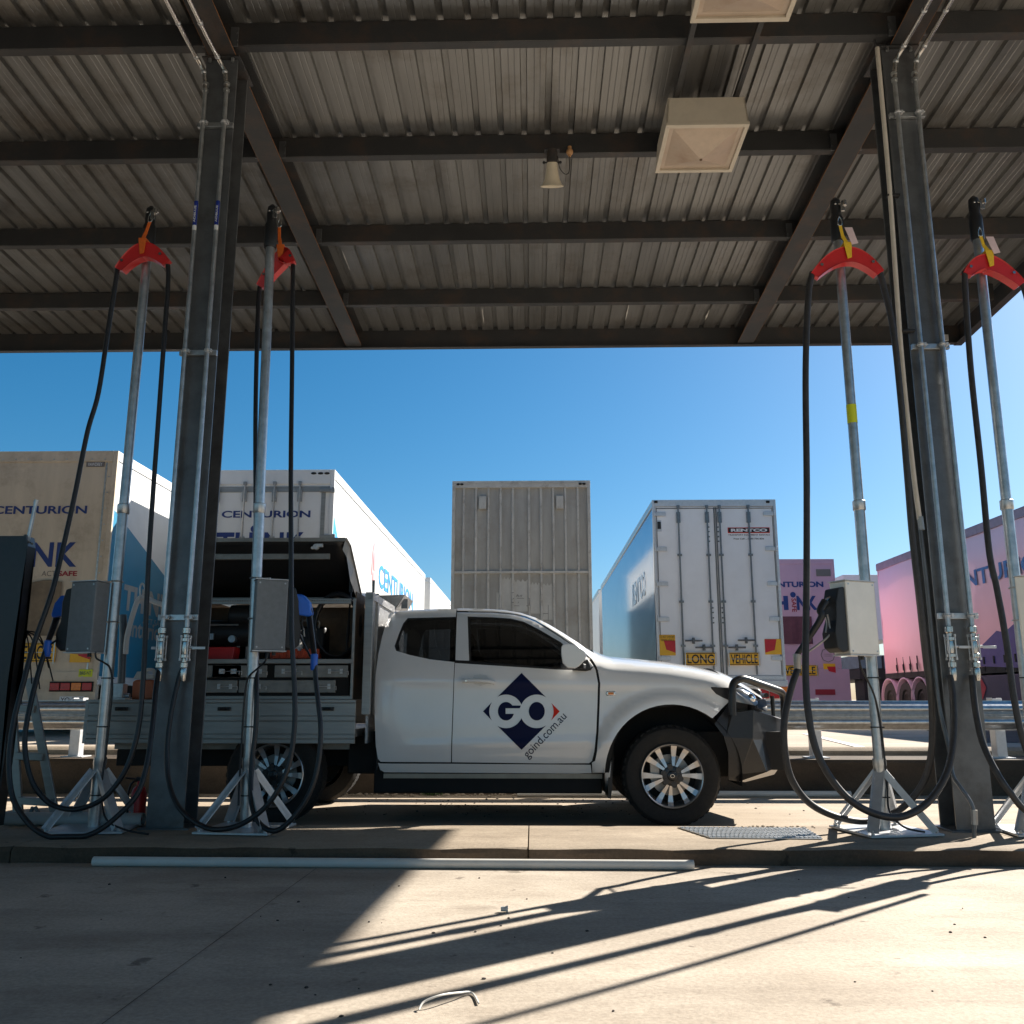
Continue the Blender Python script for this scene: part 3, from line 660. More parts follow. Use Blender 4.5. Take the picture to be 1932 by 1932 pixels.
h4 = [(1820,512,6.03),(1822,560,6.03),(1832,700,6.0),(1851,880,5.95),(1866,1038,5.9),(1881,1111,5.88),(1899,1213,5.84),(1913,1316,5.8),(1931,1398,5.78),(1962,1470,5.77),(2010,1510,5.8),(2060,1500,5.9)]
hose(h4, .020, M['hoseg'], 'black hose hanging from the left end of the far right saddle')
h4b = [(1834,1275,YP),(1838,1320,6.05),(1844,1360,6.0),(1855,1404,5.95),(1878,1453,5.88),(1907,1497,5.84),(1940,1532,5.84),(2000,1545,5.9),(2060,1500,6.0)]
hose(h4b, .020, M['hoseg'], 'hose from the second pipe of the right column running off the right edge')
h4c = [(1926,532,6.03),(1938,565,6.03),(1960,680,6.0),(1985,900,6.0),(1995,1200,6.0)]
hose(h4c, .020, M['hoseg'], 'short piece of black hose below the right end of the far right saddle')
# control boxes with nozzles
def holster(px, py0, py1, wpx, y, rz, boxm, nz, label, wd=.235, dp=.13):
    a = at(px, py0, y); b = at(px, py1, y); c = (a+b)/2; hh = (a-b).z
    t = thing('nozzle_holster', c, label, 'nozzle holster', 'metal nozzle holsters on the stands')
    M3 = Matrix.Rotation(rz, 3, 'Z')
    L_ = lambda x, yy, z: c + M3 @ V(x, yy, z)
    mb = MB(); mb.box(c, (wd, dp, hh), M=M3); mb.build('box', boxm, t, smooth=False, bevel=.008)
    for s_ in (1, -1): mb = MB(); mb.box(L_(0, 0, s_*(hh/2+.003)), (wd+.014, dp+.014, .006), M=M3); mb.build('lid_edge' if s_ > 0 else 'bottom_edge', M['galvb'], t, smooth=False)
    mb = MB()
    for u in (-1, 1):
        for v in (-1, 1):
            q = L_(u*(wd/2-.022), -dp/2, v*(hh/2-.022)); mb.cyl(q, q+M3 @ V(0,-.003,0), .006, n=8)
    mb.build('screws', M['galv'], t)
    mb = MB(); mb.cyl(L_(.04, 0, -hh/2-.03), L_(.04, 0, -hh/2-.004), .014, n=10); mb.build('cable_gland', M['black'], t)
    sgn = nz
    mb = MB(); pr = [(0,.20),(.05,.19),(.075,.10),(.07,-.02),(.10,-.10),(.09,-.20),(.05,-.23),(0,-.22)]
    mb.prism([L_(sgn*(wd/2+.002+u), -dp*.42, v) for u, v in pr], M3 @ V(0, dp*.84, 0)); mb.build('boot', M['black'], t, smooth=False, bevel=.008)
    # straps round the pole
    return t, L_
def nozzle(L_, wd, sgn, covm, ringm, label, tail):
    o = L_(sgn*(wd/2+.05), 0, 0)
    t = thing('fuel_nozzle', o, label, 'fuel nozzle', 'fuel nozzles hooked in the holsters')
    A = lambda u, v: L_(sgn*(wd/2+u), 0, v)
    tl = at(*tail)
    mb = MB(); mb.tube(crom([A(.03, .14), A(.09, .12), A(.13, .08)], 5), .011, 12); mb.build('spout', M['stainless'], t)
    mb = MB(); P = crom([A(.11,.10), A(.155,.045), A(.165,-.02), tl+V(0,0,.09)], 5); n_ = len(P)
    mb.tube(P, [.03-.012*i/(n_-1) for i in range(n_)], 16); mb.build('body', M['black'], t)
    mb = MB(); mb.tube(crom([A(.10,.02), A(.09,-.05), A(.10,-.12), tl+V(0,0,.07)+(A(0,0)-A(.02,0))], 6), .007, 8); mb.tube(crom([A(.12,.0), A(.112,-.04), A(.125,-.1)], 5), .006, 8); mb.build('trigger_guard', M['black'] if covm is M['blue'] else M['alu'], t)
    if covm:
        # vinyl splash cover: shaped hood with overhanging lip
        mb = MB(); q = [(.02,.13),(.05,.155),(.12,.15),(.165,.10),(.185,.02),(.17,.00),(.09,.01),(.03,.00),(.015,.05)]
        mb.prism([A(u, v)+V(0,-.04,0) for u, v in q], (0,.08,0)); mb.build('splash_cover', covm, t, bevel=.015)
    mb = MB(); mb.tube([tl+V(0,0,.10), tl+V(0,0,.095), tl+V(0,0,.0), tl-V(0,0,.01)], [.015,.024,.024,.02], 16); mb.build('swivel', ringm, t)
    return t
def straps(P, px, c, y, label):
    t = thing('strap_band', P(c[0]), label, 'strap', 'steel bands round the stands')
    mb = MB()
    for z in c:
        p = P(z); mb.tube([p+V(.042*math.cos(R(a)), .042*math.sin(R(a)), 0) for a in range(0, 361, 24)], .0055, 6)
        mb.tube([p+V(px*.03, -.0, 0), p+V(px*.10, -.01, 0)], .005, 6)
    mb.build('band', M['galv'], t)
t, L1 = holster(166, 1099, 1231, 70, 6.05, R(-16), M['boxgrey'], -1, 'grey metal nozzle holster on the leftmost stand with a blue nozzle', wd=.21)
nozzle(L1, .21, -1, M['blue'], M['blue'], 'blue-covered fuel nozzle hooked left of the leftmost grey holster', (88, 1236, 6.0))
t, L2 = holster(509, 1096, 1228, 60, 6.07, R(24), M['boxgrey'], 1, 'grey metal nozzle holster on the second stand from the left', wd=.21)
nozzle(L2, .21, 1, M['blue'], M['blue'], 'blue-covered fuel nozzle hooked right of the second grey holster', (592, 1262, 6.0))
t, L3 = holster(1612, 1099, 1236, 70, 6.03, R(24), M['boxlit'], -1, 'pale sunlit nozzle holster on the stand in front of the ute', wd=.25, dp=.15)
nozzle(L3, .25, -1, None, M['alu'], 'black fuel nozzle with steel spout hooked on the pale holster', (1505, 1262, 5.98))
t, L4 = holster(1944, 1090, 1236, 40, 6.13, R(60), M['boxlit'], 1, 'nozzle holster half cut off by the right edge of the photo', wd=.2)
straps(SP[0], -1, (1.78, 1.50), 0, 'steel bands fixing the grey holster to the leftmost stand')
straps(SP[1], 1, (1.80, 1.52), 0, 'steel bands fixing the grey holster to the second stand')
straps(SP[2], -1, (1.74, 1.50), 0, 'steel bands fixing the pale holster to the stand before the ute')
straps(SP[3], 1, (1.72, 1.50), 0, 'steel bands fixing the holster to the far right stand')
# thin cables down the poles
def cable(pts, r, label, m=None):
    mb = MB(); mb.tube(crom([at(*p) for p in pts], 6), r, 8); return meta(mb.build('cable', m or M['rubber'], None, ang=60), label, 'cable', 'thin black cables below the holsters')
cable([(180,1230,6.0),(182,1242,6.0),(196,1250,6.02),(208,1262,6.07),(212,1300,6.08),(206,1360,6.08),(200,1420,6.08),(195,1450,6.08),(192,1500,6.05),(200,1545,5.95),(235,1565,5.9),(280,1574,5.88)], .0065, 'thin cable curling from the leftmost holster down its stand')
cable([(505,1232,6.0),(500,1248,6.0),(485,1262,6.05),(468,1280,6.08),(461,1320,6.09),(456,1400,6.09),(452,1470,6.09),(450,1520,6.06)], .0065, 'thin cable curling from the second holster down its stand')
cable([(1620,1237,6.0),(1625,1260,6.0),(1640,1290,6.05),(1652,1320,6.08),(1662,1370,6.09),(1669,1430,6.09),(1674,1480,6.09),(1678,1530,6.05),(1705,1560,5.98),(1745,1570,5.95)], .0065, 'thin cable hanging from the pale holster down its stand')
# ================================================================== UTE
def C1(x, y): return (660.4+.26857*x, 1084.9+.26857*y)
def C2(x, y): return (1084.9+.26857*x, 1084.9+.26857*y)
U0 = 7.38; UC = U0+.93
FA = at(1269.5, 1466.5, U0); FA.z = .385
RA = at(513, 1471, U0-.0); RA.z = .385
toppx = [C1(*p) for p in ((255,330),(280,280),(300,258),(420,243),(600,235),(800,233),(950,236),(1080,243),(1200,262),(1300,295),(1400,345),(1500,405),(1600,470),(1700,535),(1760,575),(1850,600),(1932,608))] + [C2(*p) for p in ((330,607),(500,620),(700,642),(900,674),(1040,707),(1120,735),(1200,775),(1345,856))]
TOP = []
for i, p in enumerate(toppx):
    q = at(p[0], p[1], U0+(.24 if i < 12 else .2 if i < 15 else .14)); TOP.append((q.x, q.z))
def ztop(x):
    if x <= TOP[0][0]: return TOP[0][1]
    for (a, b) in zip(TOP, TOP[1:]):
        if a[0] <= x <= b[0]: return a[1]+(b[1]-a[1])*(x-a[0])/(b[0]-a[0])
    return TOP[-1][1]
XREAR = at(*C1(172, 900), U0).x; XNOSE = at(*C2(1345, 856), U0+.2).x
def sm(t): t = max(0, min(1, t)); return t*t*(3-2*t)
def fU(x, z):
    y = U0 + .035*((z-.82)/.4)**2
    if z > 1.2: y += .26*(z-1.2)**1.15
    if z < .5: y += .5*(.5-z)**1.3
    dt = ztop(x)-z; band = .07 if x < TOP[12][0] else .13
    amp = .05 if x < TOP[12][0] else .14
    if dt < band: y += amp*(1-max(dt, 0)/band)**2
    # gentle shoulder crease under the belt
    y += .008*math.sin((z-.75)*9)*sm((x-XREAR)/.3)
    if x > FA.x+.35: y += .42*(x-FA.x-.35)**2
    if x < XREAR+.16: y += .5*(XREAR+.16-x)**1.7
    y -= .010*math.exp(-((z-.60-.05*(x-XREAR)/2)/.035)**2)*sm((x-XREAR-.1)/.3)
    y -= .007*math.exp(-((z-1.14+.02*(x-XREAR))/.03)**2)
    d = math.hypot(x-FA.x, z-FA.z)
    if z > .3 : y -= .05*sm((.675-d)/.07)*(1 if z > FA.z-.1 else .6)
    return y
def mU(px, py, off=0):
    Y = U0+.05
    for _ in range(8):
        p = at(px, py, Y); Y = fU(p.x, p.z)
    return V(p.x, Y-off, p.z)
def patch(mb, pix, off=0, step=.05, edge=.012, raw=None, fn=None):
    """panel cut from the ute's side surface along a pixel outline"""
    fn = fn or fU
    pts = [mU(*p) for p in pix] if raw is None else [Vector(p) for p in raw]
    ring = []
    for p, q in zip(pts, pts[1:]+pts[:1]):
        L_ = math.hypot(q.x-p.x, q.z-p.z)
        if L_ < 1e-4: continue
        m_ = max(1, int(L_/step))
        ring += [Vector((p.x+(q.x-p.x)*k/m_, p.z+(q.z-p.z)*k/m_)) for k in range(m_)]
    nr = len(ring); P2 = list(ring)
    x0 = min(p.x for p in ring); x1 = max(p.x for p in ring); z0 = min(p.y for p in ring); z1 = max(p.y for p in ring)
    def inside(x, z):
        c = False; mind = 9
        for a_, b_ in zip(ring, ring[1:]+ring[:1]):
            if (a_.y > z) != (b_.y > z) and x < (b_.x-a_.x)*(z-a_.y)/(b_.y-a_.y)+a_.x: c = not c
            mind = min(mind, (a_.x-x)**2+(a_.y-z)**2)
        return c and mind > (step*.35)**2
    sz = step*.6; k = math.ceil(x0/step)
    while k*step < x1:
        l = math.ceil(z0/sz)
        while l*sz < z1:
            if inside(k*step, l*sz): P2.append(Vector((k*step, l*sz)))
            l += 1
        k += 1
    r_ = delaunay_2d_cdt(P2, [], [list(range(nr))], 1, 1e-5)
    bm = bmesh.new(); bv = [bm.verts.new((p.x, 0, p.y)) for p in r_[0]]
    for f in r_[2]:
        try: bm.faces.new([bv[i] for i in f])
        except ValueError: pass
    for v in bm.verts: v.co.y = fn(v.co.x, v.co.z)-off
    if edge:
        be = [e for e in bm.edges if e.is_boundary]
        r = bmesh.ops.extrude_edge_only(bm, edges=be)
        for v in r['geom']:
            if isinstance(v, bmesh.types.BMVert): v.co.y += edge
    me = bpy.data.meshes.new('tmp'); bm.to_mesh(me); bm.free()
    mb.bm.from_mesh(me); bpy.data.meshes.remove(me)
def mirrored(o):
    c = o.copy(); c.data = o.data.copy(); COL.objects.link(c)
    yc = UC-ORG[o.name].y
    for v in c.data.vertices: v.co.y = 2*yc-v.co.y
    c.data.flip_normals(); c.parent = o.parent; ORG[c.name] = ORG[o.name]; return c
def mirror_add(mb):
    g = bmesh.ops.duplicate(mb.bm, geom=mb.bm.verts[:]+mb.bm.edges[:]+mb.bm.faces[:])['geom']
    for v in g:
        if isinstance(v, bmesh.types.BMVert): v.co.y = 2*UC-v.co.y
UT = thing('utility_vehicle', (FA.x-1.6, UC, 0), 'white extended-cab ute with blue diamond logo on its door and aluminium tray', 'ute')
c1 = lambda L: [C1(*p) for p in L]
c2 = lambda L: [C2(*p) for p in L]
# --- rear quarter
mb = MB()
patch(mb, c1([(215,1312),(195,1290),(181,1200),(175,1050),(172,900),(180,700),(200,550),(225,440),(255,345),(280,288),(300,262),(420,247),(600,239),(748,238),(744,294),(405,303),(375,338),(345,408),(313,500),(323,532),(420,562),(560,592),(734,612),(709,1315)]))
mirrored(mb.build('rear_quarter_panel', M['paint'], UT, ang=50))
# --- door
mb = MB()
patch(mb, c1([(738,618),(1450,664),(1690,670),(1712,640),(1726,670),(1742,760),(1738,900),(1730,1100),(1716,1240),(1700,1305),(1680,1322),(1400,1324),(716,1315)]))
door_frame_pts = (([(753,262),(1000,266),(1150,280),(1230,300),(1300,328),(1450,420),(1600,524),(1660,574),(1712,640),(1690,650),(1640,596),(1480,472),(1330,384),(1220,328),(1130,306),(1000,297),(826,291),(837,602),(741,598)]))
door = mb.build('door', M['paint'], UT, ang=50); mirrored(door)
mb = MB(); patch(mb, c1(door_frame_pts)); mirrored(mb.build('window_frame', M['paint'], UT, ang=50))
mb = MB(); patch(mb, c1([(738,600),(838,605),(1450,652),(1690,652),(1690,669),(1450,662),(738,616)]), off=.004); mb.build('belt_trim', M['black'], door)
# handle
mb = MB(); hp = [mU(*C1(790,745), .035), mU(*C1(840,742), .05), mU(*C1(960,746), .05), mU(*C1(1015,758), .02)]
mb.tube(crom(hp, 5), [.016]*16, 12)
for q in ((800,746),(1000,757)): mb.tube([mU(*C1(*q), .04), mU(*C1(*q), -.01)], .014, 10)
h_ = mb.build('handle', M['paint'], door)
mb = MB(); q = mU(*C1(818,744), .066); mb.cyl(q, q+V(0,.01,0), .007, n=12); mb.build('lock', M['chrome'], h_)
mb = MB(); patch(mb, c1([(860,735),(870,705),(915,697),(960,706),(980,735),(965,765),(915,780),(870,765)]), off=.0012, edge=0); mb.build('handle_recess_shade', mat('recess_shade_paint', (.6,.61,.6), .3, coat=.5), h_)  # flat darker patch paints the shade of the hollow behind the handle
# front fender + A pillar / cowl
arch = []
for a in range(200, 40, -7):
    arch.append((FA.x+.535*math.cos(R(a)), FA.z+.02+.535*math.sin(R(a))))
mb = MB()
raw = [mU(*p) for p in c1([(1702,1392),(1700,1318),(1722,1306),(1735,1240),(1746,1100),(1754,900),(1758,760),(1742,670),(1728,635),(1700,592),(1672,566),(1614,514),(1458,408),(1306,318),(1236,290),(1150,269),(1000,256),(753,252),(753,236),(800,235),(950,238),(1080,246),(1200,266),(1300,299),(1400,349),(1500,409),(1600,474),(1700,539),(1760,579),(1850,604),(1932,612)])]
raw += [mU(*p) for p in c2([(330,611),(500,624),(700,646),(900,678),(1040,711),(1118,740),(1110,770),(1085,792),(955,786),(958,800),(990,835),(1040,862),(1088,884)])]
raw += [V(x, 0, z) for x, z in arch[::-1] if x < at(*C2(985,1045), U0).x]
raw += [mU(*C2(255,1300)), mU(*C2(240,1388))]
raw2 = []
for p in raw:
    if not raw2 or (p.x-raw2[-1].x)**2+(p.z-raw2[-1].z)**2 > 1e-5: raw2.append(p)
patch(mb, None, raw=raw2, edge=.03)
mirrored(mb.build('front_fender', M['paint'], UT, ang=50))
# sill
mb = MB(); patch(mb, c1([(195,1318),(214,1324),(700,1326),(1690,1334),(1697,1392),(1600,1395),(240,1385),(212,1368)]), edge=.03)
mirrored(mb.build('sill', M['paint'], UT, ang=50))
# inner dark liner behind the panel gaps
mb = MB(); patch(mb, c1([(200,1385),(190,1200),(185,900),(200,650),(260,620),(560,612),(745,630),(1690,690),(1800,700),(1932,640)])+c2([(500,660),(900,700),(1000,790),(900,900),(700,920),(500,940),(330,1060),(270,1200),(235,1385)]), off=-.02, edge=0); mirror_add(mb)
for y in (0,): patch(mb, c1([(735,300),(748,240),(830,240),(830,300),(836,600),(735,600)]), off=-.02, edge=0)
mb.build('inner_shell', M['dark'], UT)
# glass
mb = MB(); patch(mb, c1([(405,303),(742,294),(735,612),(560,592),(420,562),(323,532),(313,500),(345,408),(375,338)]), off=-.006, edge=0); mirrored(mb.build('quarter_window', M['glass'], UT, ang=60))
mb = MB(); patch(mb, c1([(830,293),(1000,297),(1130,306),(1220,328),(1330,384),(1480,472),(1640,596),(1688,652),(1450,652),(838,605)]), off=-.006, edge=0); mirrored(mb.build('door_window', M['glass'], UT, ang=60))
mb = MB()
patch(mb, c1([(405,303),(375,338),(345,408),(313,500),(323,532),(345,525),(335,498),(362,412),(388,345),(412,318),(742,309),(742,294)]), off=-.003, edge=0)
patch(mb, c1([(830,293),(1000,297),(1130,306),(1220,328),(1330,384),(1480,472),(1475,484),(1325,397),(1215,342),(1130,320),(1000,311),(845,307),(852,605),(838,605)]), off=-.003, edge=0)
mb.build('window_seal', M['black'], UT)
# top skin: roof, windscreen, hood
def strip(mb, x0, x1, inset=0.0, crown=.05, n=14, drop=0, N=26, t0=-1, t1=1):
    rows = []
    for i in range(N+1):
        x = x0+(x1-x0)*i/N; zt = ztop(x)-.004-drop; ya = fU(x, zt)+inset; yb = 2*UC-ya; row = []
        for k in range(n+1):
            s = t0+(t1-t0)*k/n; yy = UC+(yb-ya)/2*s
            row.append((x, yy, zt+crown*(1-s*s)-(.012 if abs(s) == 1 else 0)))
        rows.append(row)
    mb.grid(rows)
xa, xb_, xc_, xd = TOP[2][0], TOP[8][0], TOP[14][0], TOP[-1][0]
mb = MB(); strip(mb, TOP[0][0]-.02, xb_, crown=.045); mb.build('roof', M['paint'], UT, ang=60)
mb = MB(); strip(mb, xb_+.0, xc_-.0, inset=.07, crown=.05, drop=.012); mb.build('windscreen', M['glass'], UT, ang=60)
mb = MB(); strip(mb, xc_-.05, TOP[-4][0], crown=.07); strip(mb, TOP[-4][0], xd, inset=.04, crown=.09, N=8)
mb.build('bonnet', M['paint'], UT, ang=60)
# rear wall of cab
mb = MB(); xr = XREAR+.03
prf = [(XREAR+.02, .42), (XREAR+.01, .8), (XREAR+.02, 1.05), (XREAR+.06, 1.3), (XREAR+.16, 1.5), (TOP[1][0], TOP[1][1]-.03), (TOP[2][0], TOP[2][1])]
mb.grid([[(x, U0+.07+(UC-U0-.07)*2*k/8, z) for k in range(9)] for x, z in prf[:4]])
mb.grid([[(x, U0+.14+(UC-U0-.14)*2*k/8, z) for k in range(9)] for x, z in prf[5:]])
mb.build('cab_rear_panel', M['paint'], UT)
# far side mirror-window lets light in; interior: seats, dash, steering wheel
for (x, yy) in ((C1(1120,0)[0], UC-.38), (C1(1120,0)[0], UC+.38)):
    p = at(x, 1250, yy); mb = MB()
    mb.prism([(p.x-.32, yy-.24, .75), (p.x+.22, yy-.24, .75), (p.x+.22, yy-.24, .92), (p.x-.15, yy-.24, .9), (p.x-.26, yy-.22, 1.4), (p.x-.40, yy-.22, 1.38)], (0, .46, 0))
    mb.box((p.x-.36, yy, 1.47), (.09, .26, .15)); mb.build('seat', M['seat'], UT, bevel=.03)
mb = MB(); p = at(*C1(1500, 560), UC); mb.bx(p.x-.05, p.x+.3, U0+.15, 2*UC-U0-.15, .8, 1.17); mb.build('dashboard', M['black'], UT, bevel=.04)
mb = MB(); q = V(p.x-.18, UC-.38, 1.15); ax = V(-.8, 0, .6)
mb.tube([q+ (V(0,1,0)*math.cos(R(a))+V(.6,0,.8)*math.sin(R(a)))*.18 for a in range(0, 361, 20)], .014, 8); mb.tube([q, q+V(.2,0,-.12)], .03, 8); mb.bar(q-V(0,.17,0), q+V(0,.17,0), .03, .02); mb.build('steering_wheel', M['black'], UT)
mb = MB(); mb.bx(XREAR+.1, FA.x-.45, U0+.12, 2*UC-U0-.12, .42, .62); mb.bx(XREAR+.12, XREAR+.35, U0+.16, 2*UC-U0-.16, .6, 1.2); mb.build('cabin_floor', M['dark'], UT)
# mirror
mb = MB(); mp_ = mU(*C1(1570, 566)); mp_.y -= .16
mm = [(1486,500),(1500,484),(1540,480),(1600,500),(1650,540),(1662,570),(1640,610),(1610,640),(1580,656),(1530,650),(1495,620),(1484,560)]
mb.prism([at(*C1(*p), U0-.19) for p in mm], (0, .15, 0)); mr = mb.build('mirror', M['paint'], UT, bevel=.035, ang=60)
mr.modifiers['bevel'].segments = 5
mb = MB(); mb.prism([at(*C1(*p), U0-.02) for p in ((1600,655),(1655,600),(1672,590),(1690,640),(1686,668),(1660,674),(1560,668))], (0, .09, 0)); mb.bar(at(*C1(1620,640), U0-.1), at(*C1(1650,645), U0+.02), .05, .04); mb.build('mirror_arm', M['black'], UT, bevel=.012)
# side indicator
mb = MB(); mb.box(mU(*C1(1832,832), .004), (.075, .014, .036)); o = mb.build('side_indicator', M['chrome'], UT, bevel=.008)
mb = MB(); mb.box(mU(*C1(1832,832), .011), (.045, .01, .018)); mb.build('indicator_lens', M['amber'], o, bevel=.003)
# logo ------------------------------------------------------------
def lg(x, y): return C1(x, y)
def dec(name, m, pls, off, par=None):
    mb = MB()
    for pl in pls: patch(mb, c1(pl), off=off, edge=0, step=.025)
    return mb.build(name, m, par or door, ang=70)
def circ(cx, cy, rx, ry, n=40): return [(cx+rx*math.cos(2*math.pi*k/n), cy+ry*math.sin(2*math.pi*k/n)) for k in range(n)]
import itertools
def navy_top(s):      # upper (s=-1) or lower (s=1) part of the diamond, bounded by the two letter circles
    L = [(1205, 958+s*270)]
    def edge(cx, a0, a1):
        return [(cx+118*math.cos(R(a)), 958+s*118*math.sin(R(a))) for a in range(a0, a1, 6 if a1 > a0 else -6)]
    L += [(1378, 958+s*98)]
    L += [p for p in edge(1312, 60, 157)]
    L += [(1205, 958+s*45)]
    L += [p for p in edge(1096, 24, 121)]
    L += [(1032, 958+s*98)]
    return L
tipL = [(935, 958), (997, 893)] + [(1096-118*math.cos(R(a)), 958-118*math.sin(R(a))) for a in range(24, -25, -6)] + [(997, 1022)]
tipR = [(1473, 958), (1412, 1022)] + [(1312+118*math.cos(R(a)), 958+118*math.sin(R(a))) for a in range(24, -25, -6)] + [(1412, 897)]
gin = [(1096+57*math.cos(R(a)), 957-65*math.sin(R(a))) for a in range(38, 346, 9)] + [(1148, 975), (1093, 975), (1093, 936), (1193, 936), (1200, 917), (1146, 917)]
logo = dec('door_logo', M['navy'], [navy_top(-1), navy_top(1), tipL, gin, circ(1312, 957, 56, 65)], .004)
dec('logo_tip', M['decred'], [tipR], .004, logo)
mb = MB(); o_ = mU(*C1(1262, 1303)); e_ = mU(*C1(1538, 1012)); u_ = e_-o_; u_.y = 0
v_ = V(-u_.z, 0, u_.x).normalized()*.085
put_text(mb, 'goind.com.au', V(o_.x, 0, o_.z)-V(.0,0,0), u_, v_, .0, fn=lambda p: V(p.x, fU(p.x, p.z)-.003, p.z)); mb.build('door_web_address', M['navy'], door, recalc=False)
# headlamp
mb = MB()
patch(mb, c2([(955,788),(1085,794),(1110,800),(1104,872),(1085,878),(1040,862),(990,835)]), off=.003, edge=.03); mb.build('headlamp_housing', M['black'], UT)
mb = MB(); patch(mb, c2([(1096,802),(1150,795),(1200,808),(1250,835),(1280,870),(1284,905),(1268,918),(1180,900),(1098,886)]), off=.004, edge=.05)
hd = mb.build('headlamp', M['lens'], UT, ang=60); mirrored(hd)
mb = MB(); mb.sphere(mU(*C2(1240,870), -.03), .045); mb.build('headlamp_reflector', M['chrome'], hd)
mb = MB(); patch(mb, c2([(1290,880),(1340,868),(1355,960),(1280,935)]), off=-.02, edge=.05); mb.build('grille_side', M['black'], UT)
# nose filler + grille across
mb = MB(); xn = at(*C2(1290, 900), U0+.2).x
mb.bx(xn-.05, xn+.07, U0+.35, 2*UC-U0-.35, .72, 1.07); gr = mb.build('grille', M['black'], UT, bevel=.03)
mb = MB()
for z in (.80, .88, .96, 1.03): mb.bx(xn+.068, xn+.085, U0+.42, 2*UC-U0-.42, z, z+.018)
mb.build('grille_bar', M['chrome'], gr, bevel=.004)
# steel front bumper: faceted; near half then mirrored
mb = MB()
b = lambda x, y, Y: at(*C2(x, y), Y)
ya, yb, yc_ = U0+.0, U0+.12, U0+.45
P = dict(a=b(1092,893,ya+.04), b_=b(978,1048,ya-.02), c=b(1046,1132,ya-.02), d=b(1078,1250,ya-.01), e=b(1078,1440,ya+.02), f=b(1150,1450,ya+.05),
         g=b(1255,950,ya+.02), h=b(1250,1150,ya-.0), i=b(1350,1380,ya+.08), j=b(1330,970,yb+.08), k=b(1310,1160,yb), l=b(1452,1010,yc_+.05), m=b(1450,1185,yc_), n=b(1450,1335,yc_), o=b(1110,968,ya+.0), q=b(1060,1140,ya-.02), r=b(1160,1395,ya+.02))
for fc in ('a b_ q o', 'o q h g', 'b_ c q', 'q c d h', 'd e r h', 'e f r', 'h r i k', 'g h k j', 'j k m l', 'k i n m'):
    mb.face([P[s] for s in fc.split()])
pl_, pm_, pn_ = P['l'], P['m'], P['n']
ce = lambda p: V(p.x+.10, UC, p.z)
mb.face([pl_, pm_, ce(pm_), ce(pl_)]); mb.face([pm_, pn_, ce(pn_), ce(pm_)])
mb.face([P['g'], P['j'], pl_, ce(pl_), V(P['g'].x, UC, P['g'].z)])
g_ = bmesh.ops.duplicate(mb.bm, geom=mb.bm.verts[:]+mb.bm.edges[:]+mb.bm.faces[:])['geom']
for v in g_:
    if isinstance(v, bmesh.types.BMVert): v.co.y = 2*UC-v.co.y
bmesh.ops.remove_doubles(mb.bm, verts=mb.bm.verts, dist=.001)
bump = mb.build('steel_bumper', M['blackm'], UT, smooth=False)
m_ = bump.modifiers.new('round', 'BEVEL'); m_.width = .018; m_.segments = 3; m_.limit_method = 'ANGLE'; m_.angle_limit = R(12)
m_ = bump.modifiers.new('solid', 'SOLIDIFY'); m_.thickness = .006; m_.offset = -1
mb = MB(); mb.prism([b(1360,985,yc_-.1), b(1386,990,yc_-.1), b(1384,1140,yc_-.1), b(1362,1150,yc_-.1)], (0,.01,0)); mb.build('lit_slot_strip', M['chrome'], bump, bevel=.002)  # chrome strip stands in for bright light in the bumper slot
mb = MB(); q = b(1350,1370,ya+.1); mb.prism([b(1155,1450,ya+.03), b(1345,1385,ya+.06), b(1450,1330,yc_), b(1400,1400,yc_+.1), b(1200,1452,ya+.2)], (0,.02,-.004)); mb.build('bash_plate', M['alu'], bump, smooth=False)
mb = MB(); mb.bx(FA.x-.2, P['n'].x-.05, U0+.2, 2*UC-U0-.2, .42, .72); mb.build('engine_bay', M['dark'], UT)
def hoop(s):
    Y = lambda y: y if s < 0 else 2*UC-y
    pts = [(1108,985,U0-.045),(1104,850,U0-.045),(1108,780,U0-.04),(1130,745,U0-.03),(1185,730,U0+.0),(1300,768,U0+.12),(1410,806,U0+.28),(1450,826,U0+.37),(1468,870,U0+.40),(1470,960,U0+.42),(1472,1030,U0+.42)]
    P_ = [b(x, y, Yy) for x, y, Yy in pts]
    P_ = [V(p.x, Y(p.y), p.z) for p in P_]
    mb = MB(); mb.tube(crom(P_, 6), .031, 16); return mb.build('bumper_hoop', M['blackm'], UT, ang=60)
hoop(-1); hoop(1)
mb = MB(); P1 = b(1385,850,U0+.5); mb.tube([P1, P1+V(0,0,-.25)], .018, 10); mb.tube([b(1345,845,U0+.45), V(b(1345,845,U0+.45).x+.05, UC, b(1345,845,U0+.45).z)], .02, 10); mb.build('bumper_stay', M['blackm'], UT)
# wheel arch liner + mudflap + underbody
mb = MB()
def arc_tube(cx, cz, r0, y0, y1, a0, a1):
    rows = [[(cx+r0*math.cos(R(a)), y, cz+r0*math.sin(R(a))) for y in (y0, y1)] for a in range(a0, a1+1, 8)]
    mb.grid(rows)
arc_tube(FA.x, FA.z+.02, .545, U0-.02, U0+.5, -10, 200); mb.bx(FA.x-.6, FA.x+.62, U0+.42, U0+.5, .35, 1.0)
mb.build('wheel_arch_liner', M['dark'], UT)
mb = MB(); mb.prism([at(*C2(236,1385), U0+.03), at(*C2(262,1300), U0+.03), at(*C2(262,1480), U0+.03), at(*C2(252,1575), U0+.03), at(*C2(230,1565), U0+.03)], (0, .26, 0)); mb.build('mudflap', M['black'], UT, smooth=False)
mb = MB(); zz = lambda px, py: at(px, py, U0+.15).z
mb.bx(at(700,1480,U0).x-.0, FA.x-.55, U0+.12, 2*UC-U0-.12, at(0,1494,U0+.15).z, at(0,1473,U0+.15).z+.14)
